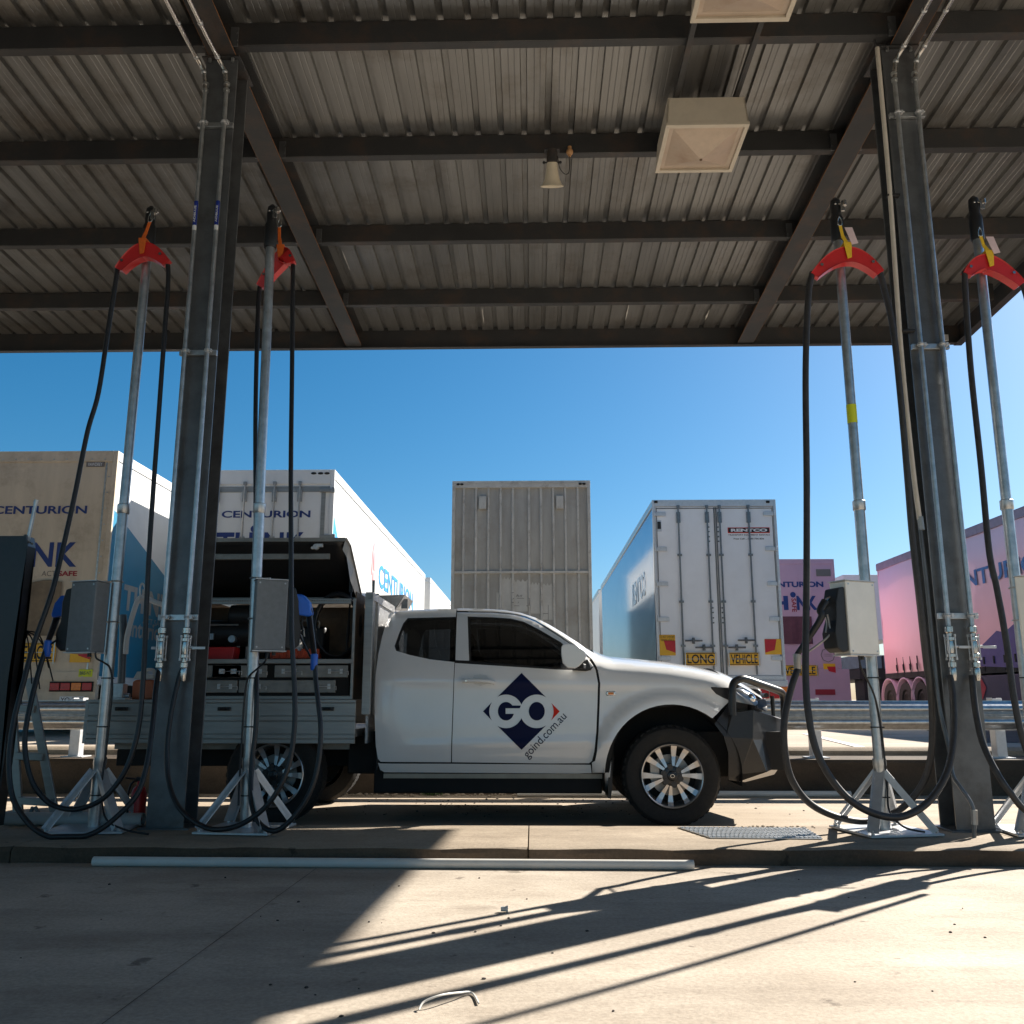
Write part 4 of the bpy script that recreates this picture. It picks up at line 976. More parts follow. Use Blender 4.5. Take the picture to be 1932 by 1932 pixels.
mb.bx(RA.x-1.5, FA.x+.3, UC-.42, UC-.34, .42, .56); mb.bx(RA.x-1.5, FA.x+.3, UC+.34, UC+.42, .42, .56)
mb.bx(RA.x+.55, XREAR+.2, U0+.25, U0+.6, .38, .72)
mb.tube([(RA.x, U0+.2, .385), (RA.x, 2*UC-U0-.2, .385)], .05, 10); mb.sphere((RA.x, UC, .385), .15)
mb.tube([(FA.x, U0+.2, .385), (FA.x, 2*UC-U0-.2, .385)], .04, 10)
mb.build('chassis', M['dark'], UT, bevel=.01)
mb = MB(); q0 = at(*C1(240,1398), U0+.1); q1 = at(*C1(1770,1402), U0+.1)
mb.bx(q0.x, q1.x, U0+.07, U0+.12, q0.z-.03, q0.z+.005); mb.build('sill_flange', mat('dusty_flange', (.35,.32,.26), .6, .1), UT, smooth=False)
# wheels
def wheel(cx, yface, s, steer=0):
    """s=-1: outer face towards camera"""
    c = V(cx, yface, .385); ax = V(0, -s if False else s, 0)
    t = MB(); R_ = .392
    prof = [(.245,.0),(.262,-.012),(.285,-.006),(.33,.004),(.362,-.002),(.378,-.02),(R_-.004,-.045),(R_,-.07),(R_,-.20),(R_-.006,-.225),(.36,-.26),(.25,-.262)]
    t.lathe([(r, h) for r, h in prof], c, ax, 64)
    ob = t.build('wheel', M['tyre'], UT, ang=30)
    t = MB(); n = 40
    for k in range(n):
        a = 2*math.pi*k/n
        for (h, da, ln) in ((-.075, 0, .05), (-.13, .08, .045), (-.19, .02, .05)):
            a2 = a+da; rad = V(math.cos(a2), 0, math.sin(a2)); tg = V(-math.sin(a2), 0, math.cos(a2))
            t.box(c+rad*(R_-.0025)+ax*h, (.038, ln, .006), M=Matrix((tg, V(0,1,0), rad)).transposed())
        rad = V(math.cos(a), 0, math.sin(a)); tg = V(-math.sin(a), 0, math.cos(a))
        t.box(c+rad*(R_-.017)+ax*-.033, (.030, .012, .026), M=Matrix((tg, V(0,1,0), rad)).transposed())
    t.build('tread', M['tyre'], ob, smooth=False)
    t = MB(); t.lathe([(.244,-.002),(.247,.002),(.243,.006),(.236,.002),(.228,-.02),(.222,-.05),(.215,-.15),(.215,-.24)], c, ax, 64)
    rim_ = t.build('rim', M['rim'], ob, ang=30)
    t = MB()
    for k in range(6):
        for sgn in (-1, 1):
            a0 = R(60*k+(12 if s < 0 else 40))
            def pt(r, a, h): return c+V(math.cos(a0+a), 0, math.sin(a0+a))*r+ax*h
            ai, ao = sgn*R(13), sgn*R(15.2); 
            wi, wo = .012, .025
            def q(r, a, wv, h):
                base = pt(r, a, h); tg = V(-math.sin(a0+a), 0, math.cos(a0+a)); return base-tg*wv, base+tg*wv
            rows = []
            for (r, a, wv, h, dh) in ((.078, sgn*R(9), .010, -.012, .045), (.15, sgn*R(11.5), .016, -.020, .045), (.20, sgn*R(12.6), .021, -.014, .045), (.232, sgn*R(13), .024, -.002, .04)):
                l, rr = q(r, a, wv, h); l2, r2 = q(r, a, wv*.75, h-dh)
                rows.append([l, rr, r2, l2, l])
            t.grid(rows)
    sp_ = t.build('spoke', M['rim'], rim_, smooth=False); sp_.data.materials.append(M['rimd'])
    for p_ in sp_.data.polygons:
        if abs(p_.normal.y) < .6: p_.material_index = 1
    t = MB()
    t.lathe([(.085,-.03),(.085,-.018),(.07,-.012),(.04,-.010),(.038,.0),(.03,.004),(0,.005)], c, ax, 32)
    for k in range(6):
        a = R(60*k+(12 if s < 0 else 40)+30); p = c+V(math.cos(a), 0, math.sin(a))*.07
        t.cyl(p+ax*-.03, p+ax*-.006, .026, .022, n=12)
    t.build('hub_cap', M['rimd'], rim_)
    t = MB(); t.lathe([(.03,-.12),(.16,-.12),(.16,-.14),(.03,-.14)], c, ax, 40); t.box(c+V(-.13,0,.04)+ax*-.09, (.07,.06,.14)); t.build('brake_disc', M['alu'], ob)
    t = MB(); t.lathe([(.0,-.15),(.212,-.15)], c, ax, 32); t.build('wheel_back', M['dark'], ob)
    # oval badge on hub cap
    t = MB(); t.tube([c+V(.016*math.cos(R(a)), 0, .013*math.sin(R(a)))+ax*.006 for a in range(0,361,20)], .0016, 6)
    t.build('hub_badge', M['chrome'], rim_)
for cx in (FA.x, RA.x):
    wheel(cx, U0+.02, 0-1); wheel(cx, 2*UC-U0-.02, 1)
# ---------------- tray and toolbox
d7 = lambda x, y, Y: at(*D7(x, y), Y)
d6 = lambda x, y, Y: at(330.2+.2197*x, 849.1+.2197*y, Y)
YT = 7.30; YTf = 2*UC-YT
XT0 = at(166, 1350, YT).x; XT1 = d7(1545, 900, YT).x
ZT0 = at(600, 1403, YT).z; ZT1 = at(600, 1320, YT).z
tray = MB(); tray.bx(XT0, XT1, YT+.03, YTf-.03, ZT0+.05, ZT0+.11); tray.bx(XT0+.1, XT1-.1, YT+.3, YTf-.3, ZT0-.06, ZT0+.05)
TR = tray.build('tray_floor', M['alud'], UT, smooth=False)
mb = MB(); hgt = ZT1-ZT0
lay = [(0,.10,0),(.11,.20,.006),(.215,.50,0),(.515,.62,.008),(.63,.92,.0),(.93,1,.01)]
for a_, b__, o_ in lay:
    mb.bx(XT0, XT1, YT-o_, YT+.025, ZT0+hgt*a_, ZT0+hgt*b__)
mb.bx(XT0+.002, XT1-.002, YT+.008, YT+.02, ZT0+.002, ZT1-.002)
ds = mb.build('drop_side', M['alu'], UT, smooth=False, bevel=.003)
mb = MB()
for x in (420, 1310, -460): 
    p = d7(x, 720, YT-.016); mb.box(p, (.10, .02, .028)); mb.cyl(p+V(-.03,-.012,0), p+V(.03,-.012,0), .010, n=10)
mb.build('latch', M['black'], ds, bevel=.003)
mb = MB(); mb.bx(XT0, XT1, YTf-.025, YTf, ZT0, ZT1); mb.bx(XT0-.03, XT0, YT, YTf, ZT0, ZT1); mb.build('drop_side', M['alu'], UT, smooth=False, bevel=.003)
# gull-wing toolbox
XB0 = at(255, 1300, 7.36).x; XB1 = d7(1535, 300, 7.36).x; YBx = 7.36
XB0 = at(325, 1250, 7.36).x
zs = lambda dy: at(600, dy, YBx).z
ZB1 = zs(1129); ZSH = zs(1246); ZB0 = ZT1+.0
mb = MB(); w_ = .035
mb.bx(XB0, XB0+.04, YBx, YBx+.04, ZB0, ZB1); mb.bx(d7(1512,300,YBx).x, XB1, YBx, YBx+.035, ZB0, ZB1)
mb.bx(XB0, XB1, YBx-.002, YBx+.035, ZSH-.025, ZSH+.012)
mb.bx(XB0, XB1, YBx-.004, YBx+.035, ZB0+.001, ZB0+.03)
mb.bx(XB0+.04, XB1-.04, YBx+.001, YBx+.03, ZB1-.045, ZB1)
mb.build('toolbox_frame', M['alu'], UT, smooth=False, bevel=.003)
mb = MB()
mb.bx(XB0, XB0+.01, YBx+.04, YTf-.06, ZB0, ZB1+.06); mb.bx(XB1-.012, XB1-.002, YBx+.036, YTf-.06, ZB0, ZB1+.06)
mb.bx(XB0, XB1, YBx+.75, YBx+.765, ZB0, ZB1); mb.bx(XB0, XB1-.012, YBx+.036, YBx+.75, ZSH-.02, ZSH)
mb.build('toolbox_shell', M['brown'], UT, smooth=False)
mb = MB(); rows = []
for y, z in ((YBx+.5, ZB1+.05), (YBx+.75, ZB1+.13), (UC+.3, ZB1+.15), (YTf-.2, ZB1+.06), (YTf-.06, ZB1-.08)):
    rows.append([(XB0+(XB1+.02-XB0)*k/12, y, z) for k in range(13)])
mb.grid(rows); mb.build('toolbox_roof', M['tread'], UT)
# tread-plate box seen right of the headboard, behind the cab
mb = MB(); p0 = at(692, 1126, 8.3); p1 = at(758, 1122, 8.3)
mb.prism([at(690,1124,8.5), at(764,1122,8.5), at(745,1150,8.5), at(735,1168,8.5), at(690,1168,8.5)], (0,.6,0)); mb.build('tread_plate_box', M['tread'], UT, smooth=False)
# interior gear rack
mb = MB()
mb.bx(XB0+.05, XB1-.05, YBx+.70, YBx+.74, ZSH, ZB1-.1); mb.build('back_panel', M['brown'], UT, smooth=False)
# drawers
rowz = [(zs(1278), zs(1255)), (zs(1307), zs(1283))]
for ri, (za, zb_) in enumerate(rowz):
    xs_ = [(XB0+.05, d7(590,0,YBx).x), (d7(730,0,YBx).x, d7(806,0,YBx).x), (d7(872,0,YBx).x, d7(1495,0,YBx).x)] if ri == 0 else [(XB0+.05, d7(560,0,YBx).x), (d7(575,0,YBx).x, d7(1395,0,YBx).x)]
    for (xa_, xb2) in xs_:
        if xb2-xa_ < .15: xa_ = xb2-.45
        mb = MB(); mb.bx(xa_, xb2, YBx+.012, YBx+.03, za, zb_); dr = mb.build('drawer', M['alud'], UT, smooth=False, bevel=.004)
        for xx in (xa_+.12, xb2-.10):
            mb = MB()
            for dx in (-.048, .048): mb.bx(xx+dx-.012, xx+dx+.012, YBx+.004, YBx+.012, (za+zb_)/2-.02, (za+zb_)/2+.02)
            mb.tube([(xx-.05, YBx, (za+zb_)/2), (xx+.05, YBx, (za+zb_)/2)], .004, 8)
            mb.tube([(xx+.06, YBx, (za+zb_)/2), (xx+.11, YBx-.006, (za+zb_)/2), (xx+.11, YBx-.006, (za+zb_)/2-.03)], .003, 6)
            mb.build('drawer_latch', M['galvb'], dr, bevel=.002)
mb = MB(); mb.bx(XB0+.04, XB1-.04, YBx+.035, YBx+.5, ZB0+.002, ZSH-.02); mb.build('drawer_case', M['dark'], UT, smooth=False)
# lid: opened upwards, seen from below
LY = [(YBx+.52, ZB1+.04), (YBx+.22, at(0,1075,YBx+.22).z), (YBx+.08, at(0,1032,YBx+.08).z), (YBx+.05, at(0,1018,YBx+.05).z)]
XL1 = d6(1570, 1100, YBx+.3).x; XL1t = d6(1465, 765, YBx+.05).x
mb = MB(); rows = []
for i, (y, z) in enumerate(LY):
    xe = XL1 + (XL1t-XL1)*(i/3)**1.6
    rows.append([(XB0+(xe-XB0)*k/10, y, z) for k in range(11)])
mb.grid(rows)
lid = mb.build('toolbox_lid', M['blackm'], UT, recalc=False); m_ = lid.modifiers.new('s', 'SOLIDIFY'); m_.thickness = .006
mb = MB()
pp = [Vector((XL1+(XL1t-XL1)*(i/3)**1.6, y, z)) for i, (y, z) in enumerate(LY)]
inn = [p+V(-.02, -.10 if i < 2 else -.01, -.10 if i > 0 else -.02) for i, p in enumerate(pp)]
mb.face([pp[0], pp[1], inn[1], inn[0]]); mb.face([pp[1], pp[2], inn[2], inn[1]]); mb.face([pp[2], pp[3], inn[3], inn[2]])
for q, r_ in zip(pp, pp[1:]): mb.bar(q, r_, .022, .012, up=(0,1,0))
mb.bx(XB0, XL1t, YBx+.03, YBx+.045, LY[3][1]-.03, LY[3][1]+.002)
mb.build('lid_rim', M['alud'], lid, smooth=False)
mb = MB(); zc = at(0, 1052, YBx+.16).z
mb.bx(XB0, d6(1385, 0, YBx+.2).x, YBx+.12, YBx+.15, zc-.03, zc+.02); mb.bx(XB0, XL1-.03, YBx+.40, YBx+.43, ZB1+.02, ZB1+.055); mb.build('lid_stiffener', M['alud'], lid, smooth=False, bevel=.004)
mb = MB(); q = d6(1210, 830, YBx+.03); mb.cyl(q-V(0,.01,0), q+V(0,.03,0), .025); mb.box(q+V(.03,0,.01), (.06,.03,.03)); mb.cyl(q+V(-.03,-.01,-.01), q+V(-.03,.02,-.01), .012); mb.build('lid_lock', M['galvb'], lid, bevel=.003)
mb = MB(); a_ = d6(1510, 1210, YBx+.25); b2 = d7(1475, 220, YBx+.05)
mb.tube([a_, b2], .007, 10); mb.tube([(a_+b2)/2, b2], .012, 10); mb.box(a_+V(0,0,.04), (.03,.02,.1)); mb.build('gas_strut', M['black'], UT)
mb = MB(); n_ = int((XB1-XB0)/.02)
for k in range(n_): mb.box((XB0+.01+k*.02, YBx-.004, ZB1-.018), (.012, .008, .012), rz=0, M=Matrix.Rotation(R(45), 3, 'Y'))
mb.build('seal_strip', M['alud'], UT, smooth=False)
# headboard posts
for (xa_, xb2, yy) in ((1655, 1725, YT), (1730, 1768, YT+.25)):
    mb = MB(); p0 = d6(xa_, 1232, yy); p1 = d6(xb2, 1232, yy); p2 = d7(xa_-80, 770, yy)
    mb.bx(p0.x-.02, p1.x-.02, yy, yy+.05, p2.z, p0.z); mb.build('headboard_post', M['alu'], UT, smooth=False, bevel=.003)
mb = MB(); p0 = d6(1700, 1232, YT+.1); mb.bx(p0.x-.02, p0.x+.0, YT+.06, YTf-.06, ZT0, p0.z-.06); mb.bx(p0.x-.04, p0.x+.02, YT, YTf, p0.z-.06, p0.z); mb.build('headboard', M['tread'], UT, smooth=False)
mb = MB(); p0 = d6(1706, 1117, YT+.1); mb.bx(p0.x-.01, p0.x+.01, YT+.1, YT+.11, p0.z-.14, p0.z); p0 = at(763, 1142, 8.6); mb.bx(p0.x-.03, p0.x+.03, 8.6, 8.62, p0.z-.03, p0.z+.06); mb.build('headboard_lug', M['column'], UT, smooth=False)
# ---------- gear on the tray (things resting there)
def gear(name, mb, m, label, cat, **k): return meta(mb.build(name, m, None, **k), label, cat)
mb = MB(); p = d7(425, 255, YBx+.25); mb.prism([p+V(-.10,-.1,-.09), p+V(.10,-.1,-.09), p+V(.115,-.1,.06), p+V(-.115,-.1,.06)], (0,.2,0)); gear('storage_bin', mb, M['red'], 'red plastic bin on the toolbox shelf behind the left column', 'bin', bevel=.008)
mb = MB(); a_ = d7(815, 262, YBx+.12); b2 = d7(1215, 262, YBx+.12)
mb.bx(a_.x, b2.x, YBx+.12, YBx+.3, ZSH+.02, ZSH+.085)
for k in range(7): mb.bx(a_.x+.02+k*.06, a_.x+.05+k*.06, YBx+.11, YBx+.13, ZSH+.02, ZSH+.1)
gear('spirit_case', mb, mat('orange_red_case', (.5,.06,.015), .5), 'long orange-red case on the toolbox shelf beside the second holster', 'tool case', bevel=.006)
t = thing('hose_coil', d7(1390, 180, YBx+.3), 'coil of black hose hanging inside the right end of the toolbox', 'hose coil'); mb = MB()
for k in range(6):
    c_ = d7(1385, 175, YBx+.2+.03*k); rr = .26+.012*(k % 3)
    c_.z = ZSH+.3
    mb.tube([c_+V((rr*.72)*math.cos(R(a)), .01*math.sin(R(3*a)), rr*math.sin(R(a))) for a in range(0, 361, 15)], .013, 8)
mb.build('coil', M['rubber'], t)
t = thing('air_compressor', d7(400, 150, YBx+.4), 'dark machinery packed on the toolbox shelf behind the left column', 'machinery'); mb = MB()
p = d7(380, 130, YBx+.35); mb.cyl(p+V(-.35,0,.05), p+V(.35,0,.05), .12, n=24); mb.cyl(p+V(.1,-.02,.2), p+V(.32,-.02,.2), .1, n=20); mb.bx(p.x-.38, p.x-.2, p.y-.1, p.y+.1, p.z-.08, p.z+.3); mb.build('tank', M['black'], t, bevel=.01)
mb = MB(); mb.tube([p+V(-.3,-.13,.12), p+V(.2,-.13,.12)], .008, 8); mb.cyl(p+V(.16,-.16,.0), p+V(.16,-.1,.0), .03); mb.box(p+V(-.1,-.14,.02), (.2,.02,.05)); mb.build('fittings', M['galv'], t)
mb = MB(); p = d7(1050, 130, YBx+.25); mb.lathe([(0,-.14),(.05,-.14),(.052,.0),(.04,.04),(.016,.06),(.016,.09),(0,.09)], p, (0,0,1), 20); mb.tube([p+V(.03,0,.08), p+V(.05,0,.1), p+V(.06,0,.03)], .006, 6); gear('spray_bottle', mb, M['pvc'], 'small white spray bottle on the toolbox shelf', 'bottle')
t = thing('plastic_case', d7(1000, 200, YBx+.4), 'black equipment case standing in the middle of the toolbox', 'case'); mb = MB(); p = d7(1190, 150, YBx+.5); mb.bx(p.x-.16, p.x+.1, p.y, p.y+.2, ZSH, ZSH+.32); mb.build('shell', M['black'], t, bevel=.03)
mb = MB(); mb.tube(crom([(p.x-.1,p.y-.005,ZSH+.3),(p.x-.1,p.y-.02,ZSH+.36),(p.x+.04,p.y-.02,ZSH+.36),(p.x+.04,p.y-.005,ZSH+.3)],4), .01, 8); mb.build('handle', M['alud'], t)
for (px_, py_, w3, h3, mt, nm, lb) in ((640, 215, .20, .22, 'alud', 'tool_box', 'grey metal tool box beside the hose coil in the open toolbox'),
    (930, 235, .26, .14, 'black', 'drill_case', 'low black case beside the white spray bottle in the toolbox'),
    (560, 120, .18, .26, 'blackm', 'battery_charger', 'upright black charger on the toolbox shelf left of the second holster')):
    p = d7(px_, py_, YBx+.4); mb = MB(); mb.bx(p.x-w3/2, p.x+w3/2, p.y-.1, p.y+.12, ZSH+.001, ZSH+h3)
    mb.bx(p.x-w3*.4, p.x-w3*.25, p.y-.11, p.y-.1, ZSH+h3*.55, ZSH+h3*.75); mb.bx(p.x+w3*.25, p.x+w3*.4, p.y-.11, p.y-.1, ZSH+h3*.55, ZSH+h3*.75)
    mb.bx(p.x-.05, p.x+.05, p.y-.01, p.y+.01, ZSH+h3, ZSH+h3+.025)
    gear(nm, mb, M[mt], lb, 'tool box', bevel=.008)
# jerry can, davit crane on the tray left of the column
t = thing('jerry_can', at(272, 1290, 7.6), 'red and white plastic fuel can standing on the tray beside the left column', 'fuel can')
d5 = lambda x, y, Y: at(*D5(x, y), Y)
zt = ZT1; 
mb = MB(); mb.prism([d5(1130,640,7.5), d5(1140,480,7.5), d5(1170,470,7.5), d5(1310,470,7.5), d5(1320,640,7.5)], (0,.2,0)); mb.build('body', M['jerry'], t, bevel=.015)
mb = MB(); mb.prism([d5(1142,462,7.5), d5(1175,400,7.5), d5(1250,395,7.5), d5(1262,420,7.5), d5(1318,430,7.5), d5(1320,462,7.5)], (0,.2,0)); mb.build('shoulder', M['pvc'], t, bevel=.015)
mb = MB(); mb.tube(crom([d5(1240,400,7.55), d5(1260,385,7.55), d5(1320,390,7.55), d5(1325,440,7.55)], 5), .014, 8); mb.build('handle', M['pvc'], t)
t = thing('davit_crane', d5(1040, 600, 7.45), 'grey davit arm with bent white tube on the tray between stand and column', 'hoist')
mb = MB(); mb.tube([d5(1035,640,7.45), d5(1060,80,7.45), at(232,1160,7.45)], .030, 14); mb.build('post', M['column'], t)
mb = MB(); mb.tube(crom([at(237,1234,7.42), at(240,1200,7.42), at(252,1155,7.42), at(262,1130,7.42), at(275,1128,7.42), at(290,1135,7.42), at(318,1145,7.42)], 5), .021, 12); mb.build('white_arm', M['white'], t)
mb = MB(); mb.tube(crom([at(265,1128,7.4), at(264,1110,7.4), at(268,1101,7.4), at(273,1108,7.4), at(276,1128,7.4)], 5), .008, 8); mb.build('lifting_eye', M['galvb'], t)
mb = MB(); p = d5(1020, 640, 7.45); mb.box(p, (.16,.14,.03)); mb.box(p+V(0,0,.07), (.09,.09,.12)); mb.cyl(p+V(-.09,0,.03), p+V(.09,0,.03), .02); mb.build('base_socket', M['galv'], t, bevel=.004)
# ================================================================== GUARD RAIL
GR = thing('guard_rail', (0, 10.0, ZW), 'galvanised W-beam guard rail on bolted posts on top of the retaining wall', 'guard rail')
mb = MB(); prof = [(.0,.0),(.0,.012),(.02,.03),(.075,.06),(.082,.075),(.082,.095),(.075,.11),(.01,.14),(0,.155),(.01,.17),(.075,.20),(.082,.215),(.082,.235),(.075,.25),(.02,.28),(0,.298),(0,.31)]
zr0 = .655
mb.grid([[(x, 10.0-dy+.0, zr0+dz) for dy, dz in prof] for x in [-24+.5*i for i in range(97)]])
rl = mb.build('rail', M['galv'], GR, ang=50)
def post(pxl):
    x = at(pxl, 1400, 10.08).x
    mb = MB(); mb.bx(x-.055, x-.049, 10.02, 10.14, ZW+.012, .995); mb.bx(x-.049, x+.055, 10.02, 10.026, ZW+.012, .985)
    mb.bx(x+.049, x+.055, 10.026, 10.14, ZW+.012, .995)
    p = mb.build('post', M['galvb'], GR, smooth=False, bevel=.003)
    mb = MB(); mb.bx(x-.12, x+.12, 9.98, 10.2, ZW, ZW+.012); mb.build('post_foot', M['galvb'], p, smooth=False, bevel=.002)
    mb = MB()
    for z in (.76, .86): mb.cyl((x, 9.93, z), (x, 9.97, z), .014, n=8)
    mb.build('bolt', M['galv'], p)
for pxl in (-260, 145, 335, 735, 1145, 1538, 1884, 2250): post(pxl)
# ================================================================== TRAILERS
def T(x, y, Y): return at(x, y, Y)
def rivet_row(mb, p0, p1, n, r=.012):
    for k in range(n):
        p = Vector(p0)+(Vector(p1)-Vector(p0))*(k+.5)/n; mb.cyl(p, p-V(0,.01,0), r, n=8)
def running_gear(t, x0, x1, yr, ln, n=3, guard=None):
    mb = MB(); mb.bx(x0+.5, x0+.65, yr+.2, yr+ln-.2, .98+.0, 1.2); mb.bx(x1-.65, x1-.5, yr+.2, yr+ln-.2, .98, 1.2)
    mb.build('chassis_rail', M['dark'], t, smooth=False)
    for k in range(n):
        yy = yr+1.6+1.25*k
        for xs_, s in ((x0+.06, 1), (x1-.06, -1)):
            mb = MB(); mb.lathe([(0,.06),(.14,.06),(.2,.02),(.28,.05),(.31,.0),(.5,.0),(.52,.04),(.52,.26),(.48,.3),(0,.3)], (xs_, yy, ZY+.52), (s,0,0), 28); mb.build('wheel', M['tyre'], t)
            if guard:
                mb = MB(); rows = [[(xs_-s*.03+s*q, yy+.60*math.cos(R(a)), ZY+.56+.60*math.sin(R(a))) for q in (0, .42)] for a in range(5, 176, 10)]
                mb.grid(rows); g = mb.build('mudguard', guard, t); m_ = g.modifiers.new('s', 'SOLIDIFY'); m_.thickness = .03
def shell(t, x0, x1, yr, ln, zb, zt, m_rear, m_side, m_roof, rail=.06):
    mb = MB(); mb.bx(x0+.02, x1-.02, yr+.03, yr+ln, zb, zt-.03); mb.build('body', m_side, t, smooth=False)
    mb = MB(); mb.bx(x0, x1, yr+.02, yr+ln+.01, zt-.03, zt); 
    for s, xx in ((1, x0), (-1, x1)): mb.bx(xx-.001, xx+s*.03, yr+.02, yr+ln+.01, zt-.16, zt-.03); mb.bx(xx-.001, xx+s*.03, yr+.02, yr+ln+.01, zb-.1, zb+.02)
    mb.build('roof_rail', m_roof, t, smooth=False, bevel=.01)
def rear_frame(t, x0, x1, yr, zb, zt, m, wd=.07, head=.16):
    mb = MB(); mb.bx(x0, x0+wd, yr-.02, yr+.03, zb, zt); mb.bx(x1-wd, x1, yr-.02, yr+.03, zb, zt); mb.bx(x0+wd, x1-wd, yr-.02, yr+.03, zt-head, zt); mb.bx(x0+wd, x1-wd, yr-.02, yr+.03, zb, zb+.08)
    return mb.build('rear_frame', m, t, smooth=False, bevel=.006)
def lockrods(t, xs_, yr, zb, zt, m):
    for x in xs_:
        mb = MB(); mb.tube([(x, yr-.05, zb), (x, yr-.05, zt)], .017, 8)
        r = mb.build('lock_rod', m, t)
        for q in [(x-.04, x+.04, yr-.06, yr-.02, zt-.32, zt-.10), (x-.03, x+.03, yr-.07, yr-.03, zt-.02, zt+.04)]+[(x-.045, x+.045, yr-.065, yr-.025, zb+(zt-zb)*f, zb+(zt-zb)*f+.045) for f in (.16, .42, .70)]:
            mb = MB(); mb.bx(*q); mb.build('rod_bracket', m, r, smooth=False, bevel=.006)
def word(t, name, s, x0, x1, y, z0, z1, m, bold=.02):
    mb = MB(); put_text(mb, s, (x0, y, z0), (x1-x0, 0, 0), (0, 0, z1-z0), bold); return mb.build(name, m, t, recalc=False, smooth=False)
def vsign(t, s, x0, x1, y, z0, z1):
    mb = MB(); mb.bx(x0, x1, y-.012, y, z0, z1); g = mb.build('warning_plate', M['sign'], t, smooth=False, bevel=.004)
    e = .012
    mb = MB(); 
    for q in ((x0+e, x1-e, z1-2*e, z1-e), (x0+e, x1-e, z0+e, z0+2*e), (x0+e, x0+2*e, z0+2*e, z1-2*e), (x1-2*e, x1-e, z0+2*e, z1-2*e)): mb.bx(q[0], q[1], y-.015, y-.0125, q[2], q[3])
    put_text(mb, s, (x0+(x1-x0)*.08, y-.014, z0+(z1-z0)*.14), ((x1-x0)*.84, 0, 0), (0, 0, (z1-z0)*.72), .02); mb.build('plate_lettering', M['blackt'], g, smooth=False, recalc=False)
    mb = MB(); zc = (z0+z1)/2; mb.bx(x0, x1, y-.019, y-.0155, zc-.0035, zc+.0035); 
    for f in (.02,.97): mb.bx(x0+(x1-x0)*f-.008, x0+(x1-x0)*f+.008, y-.021, y-.0155, z0-.03, z1+.02)
    mb.build('plate_clip', M['galv'], g, smooth=False)
def marker(t, x0, x1, y, z0, z1, flip=False):
    mb = MB(); mb.bx(x0, x1, y-.01, y, z0, z1); g = mb.build('marker_plate', M['sign'], t, smooth=False)
    f = lambda u, v: (x0+(x1-x0)*(1-u if flip else u), y-.014, z0+(z1-z0)*v)
    mb = MB(); mb.face([f(.28, .98 if flip else .72), f(1, .98 if flip else .72), f(1, .12), f(.42, .28)]); mb.build('marker_red', mat('red_reflective', (.5,.01,.02), .4), g, smooth=False, recalc=False)
    return g
# ---- T1 far left dusty trailer
Y1 = 13.9; z_t = T(200, 851, Y1).z; x1 = T(220, 900, Y1).x; x0 = x1-2.5; zb = 1.30
t = thing('semi_trailer', (x1-1.25, Y1, ZY), 'dusty tan semi-trailer rear at the far left with teal printed side', 'trailer', 'parked semi-trailers')
shell(t, x0, x1, Y1, 13.5, zb, z_t, M['tan'], M['white'], M['white']); rear_frame(t, x0, x1, Y1, zb, z_t, M['tan'], .08, .18)
mb = MB(); mb.bx(x0+.08, x1-.08, Y1+.0, Y1+.028, zb+.08, z_t-.18); mb.build('rear_door', M['tan'], t, smooth=False)
mb = MB(); rivet_row(mb, (x0+.1, Y1-.02, z_t-.14), (x1-.1, Y1-.02, z_t-.14), 11); rivet_row(mb, (x1-.13, Y1, z_t-.3), (x1-.13, Y1, zb+.2), 12); mb.bx(x1-.19, x1-.165, Y1-.008, Y1, zb+.1, z_t-.2); mb.build('rivets', M['galv'], t)
g = lambda x, y: T(x, y, Y1-.01)
def wpx(t, name, s, xa, xb, ya_, yb_, Y, m, bold=.02):
    a, b = T(xa, yb_, Y), T(xb, ya_, Y); return word(t, name, s, a.x, b.x, Y, a.z, b.z, m, bold)
wpx(t, 'company_name', 'CENTURION', -14, 165, 954, 970, Y1-.006, M['navyt'], .025)
wpx(t, 'slogan', 'TH NK', -42, 148, 1023, 1070, Y1-.006, M['navyt'], .025)
wpx(t, 'slogan_act', 'ACT', 78, 106, 1077, 1087, Y1-.006, M['greyt'], 0); wpx(t, 'slogan_safe', 'SAFE', 109, 146, 1077, 1087, Y1-.006, M['redt'], .03)
a, b_ = T(163, 881, Y1), T(198, 872, Y1); mb = MB(); mb.bx(a.x, b_.x, Y1-.012, Y1-.002, a.z, b_.z); pb = mb.build('maker_badge', M['greyt'], t, smooth=False)
word(t, 'maker_badge_text', 'VAWDREY', a.x+.03, b_.x-.03, Y1-.016, a.z+.012, b_.z-.012, M['whitet'], 0)
mb = MB(); rows = []
for i in range(13):
    x = T(-30+i*12, 1150, Y1).x; rows.append([(x, Y1-.04-.03*math.sin(i*1.9)*s_, z) for s_, z in ((0, T(0,1098,Y1).z+.03*math.sin(i*.8)), (.6, T(0,1140,Y1).z), (1, T(0,1200,Y1).z))])
mb.grid(rows); mb.build('tarpaulin', M['tarp'], t)
a, b_ = T(26, 1249, Y1), T(109, 1213, Y1); vsign(t, 'VEHICLE', a.x, b_.x, Y1-.03, a.z, b_.z)
a, b_ = T(-100, 1249, Y1), T(-15, 1213, Y1); vsign(t, 'LONG', a.x, b_.x, Y1-.03, a.z, b_.z)
a, b_ = T(133, 1250, Y1), T(176, 1205, Y1); marker(t, a.x, b_.x, Y1-.03, a.z, b_.z)
mb = MB(); mb.bx(x0, x1, Y1-.03, Y1+.0, T(0,1283,Y1).z, zb+.10); rivet_row(mb, (x0+.1,Y1-.03,zb+.02),(x1-.1,Y1-.03,zb+.02), 9); mb.bx(x0+.1, x1-.02, Y1+.0, Y1+.1, .62, T(0,1283,Y1).z); mb.build('rear_bumper', M['tan'], t, smooth=False)
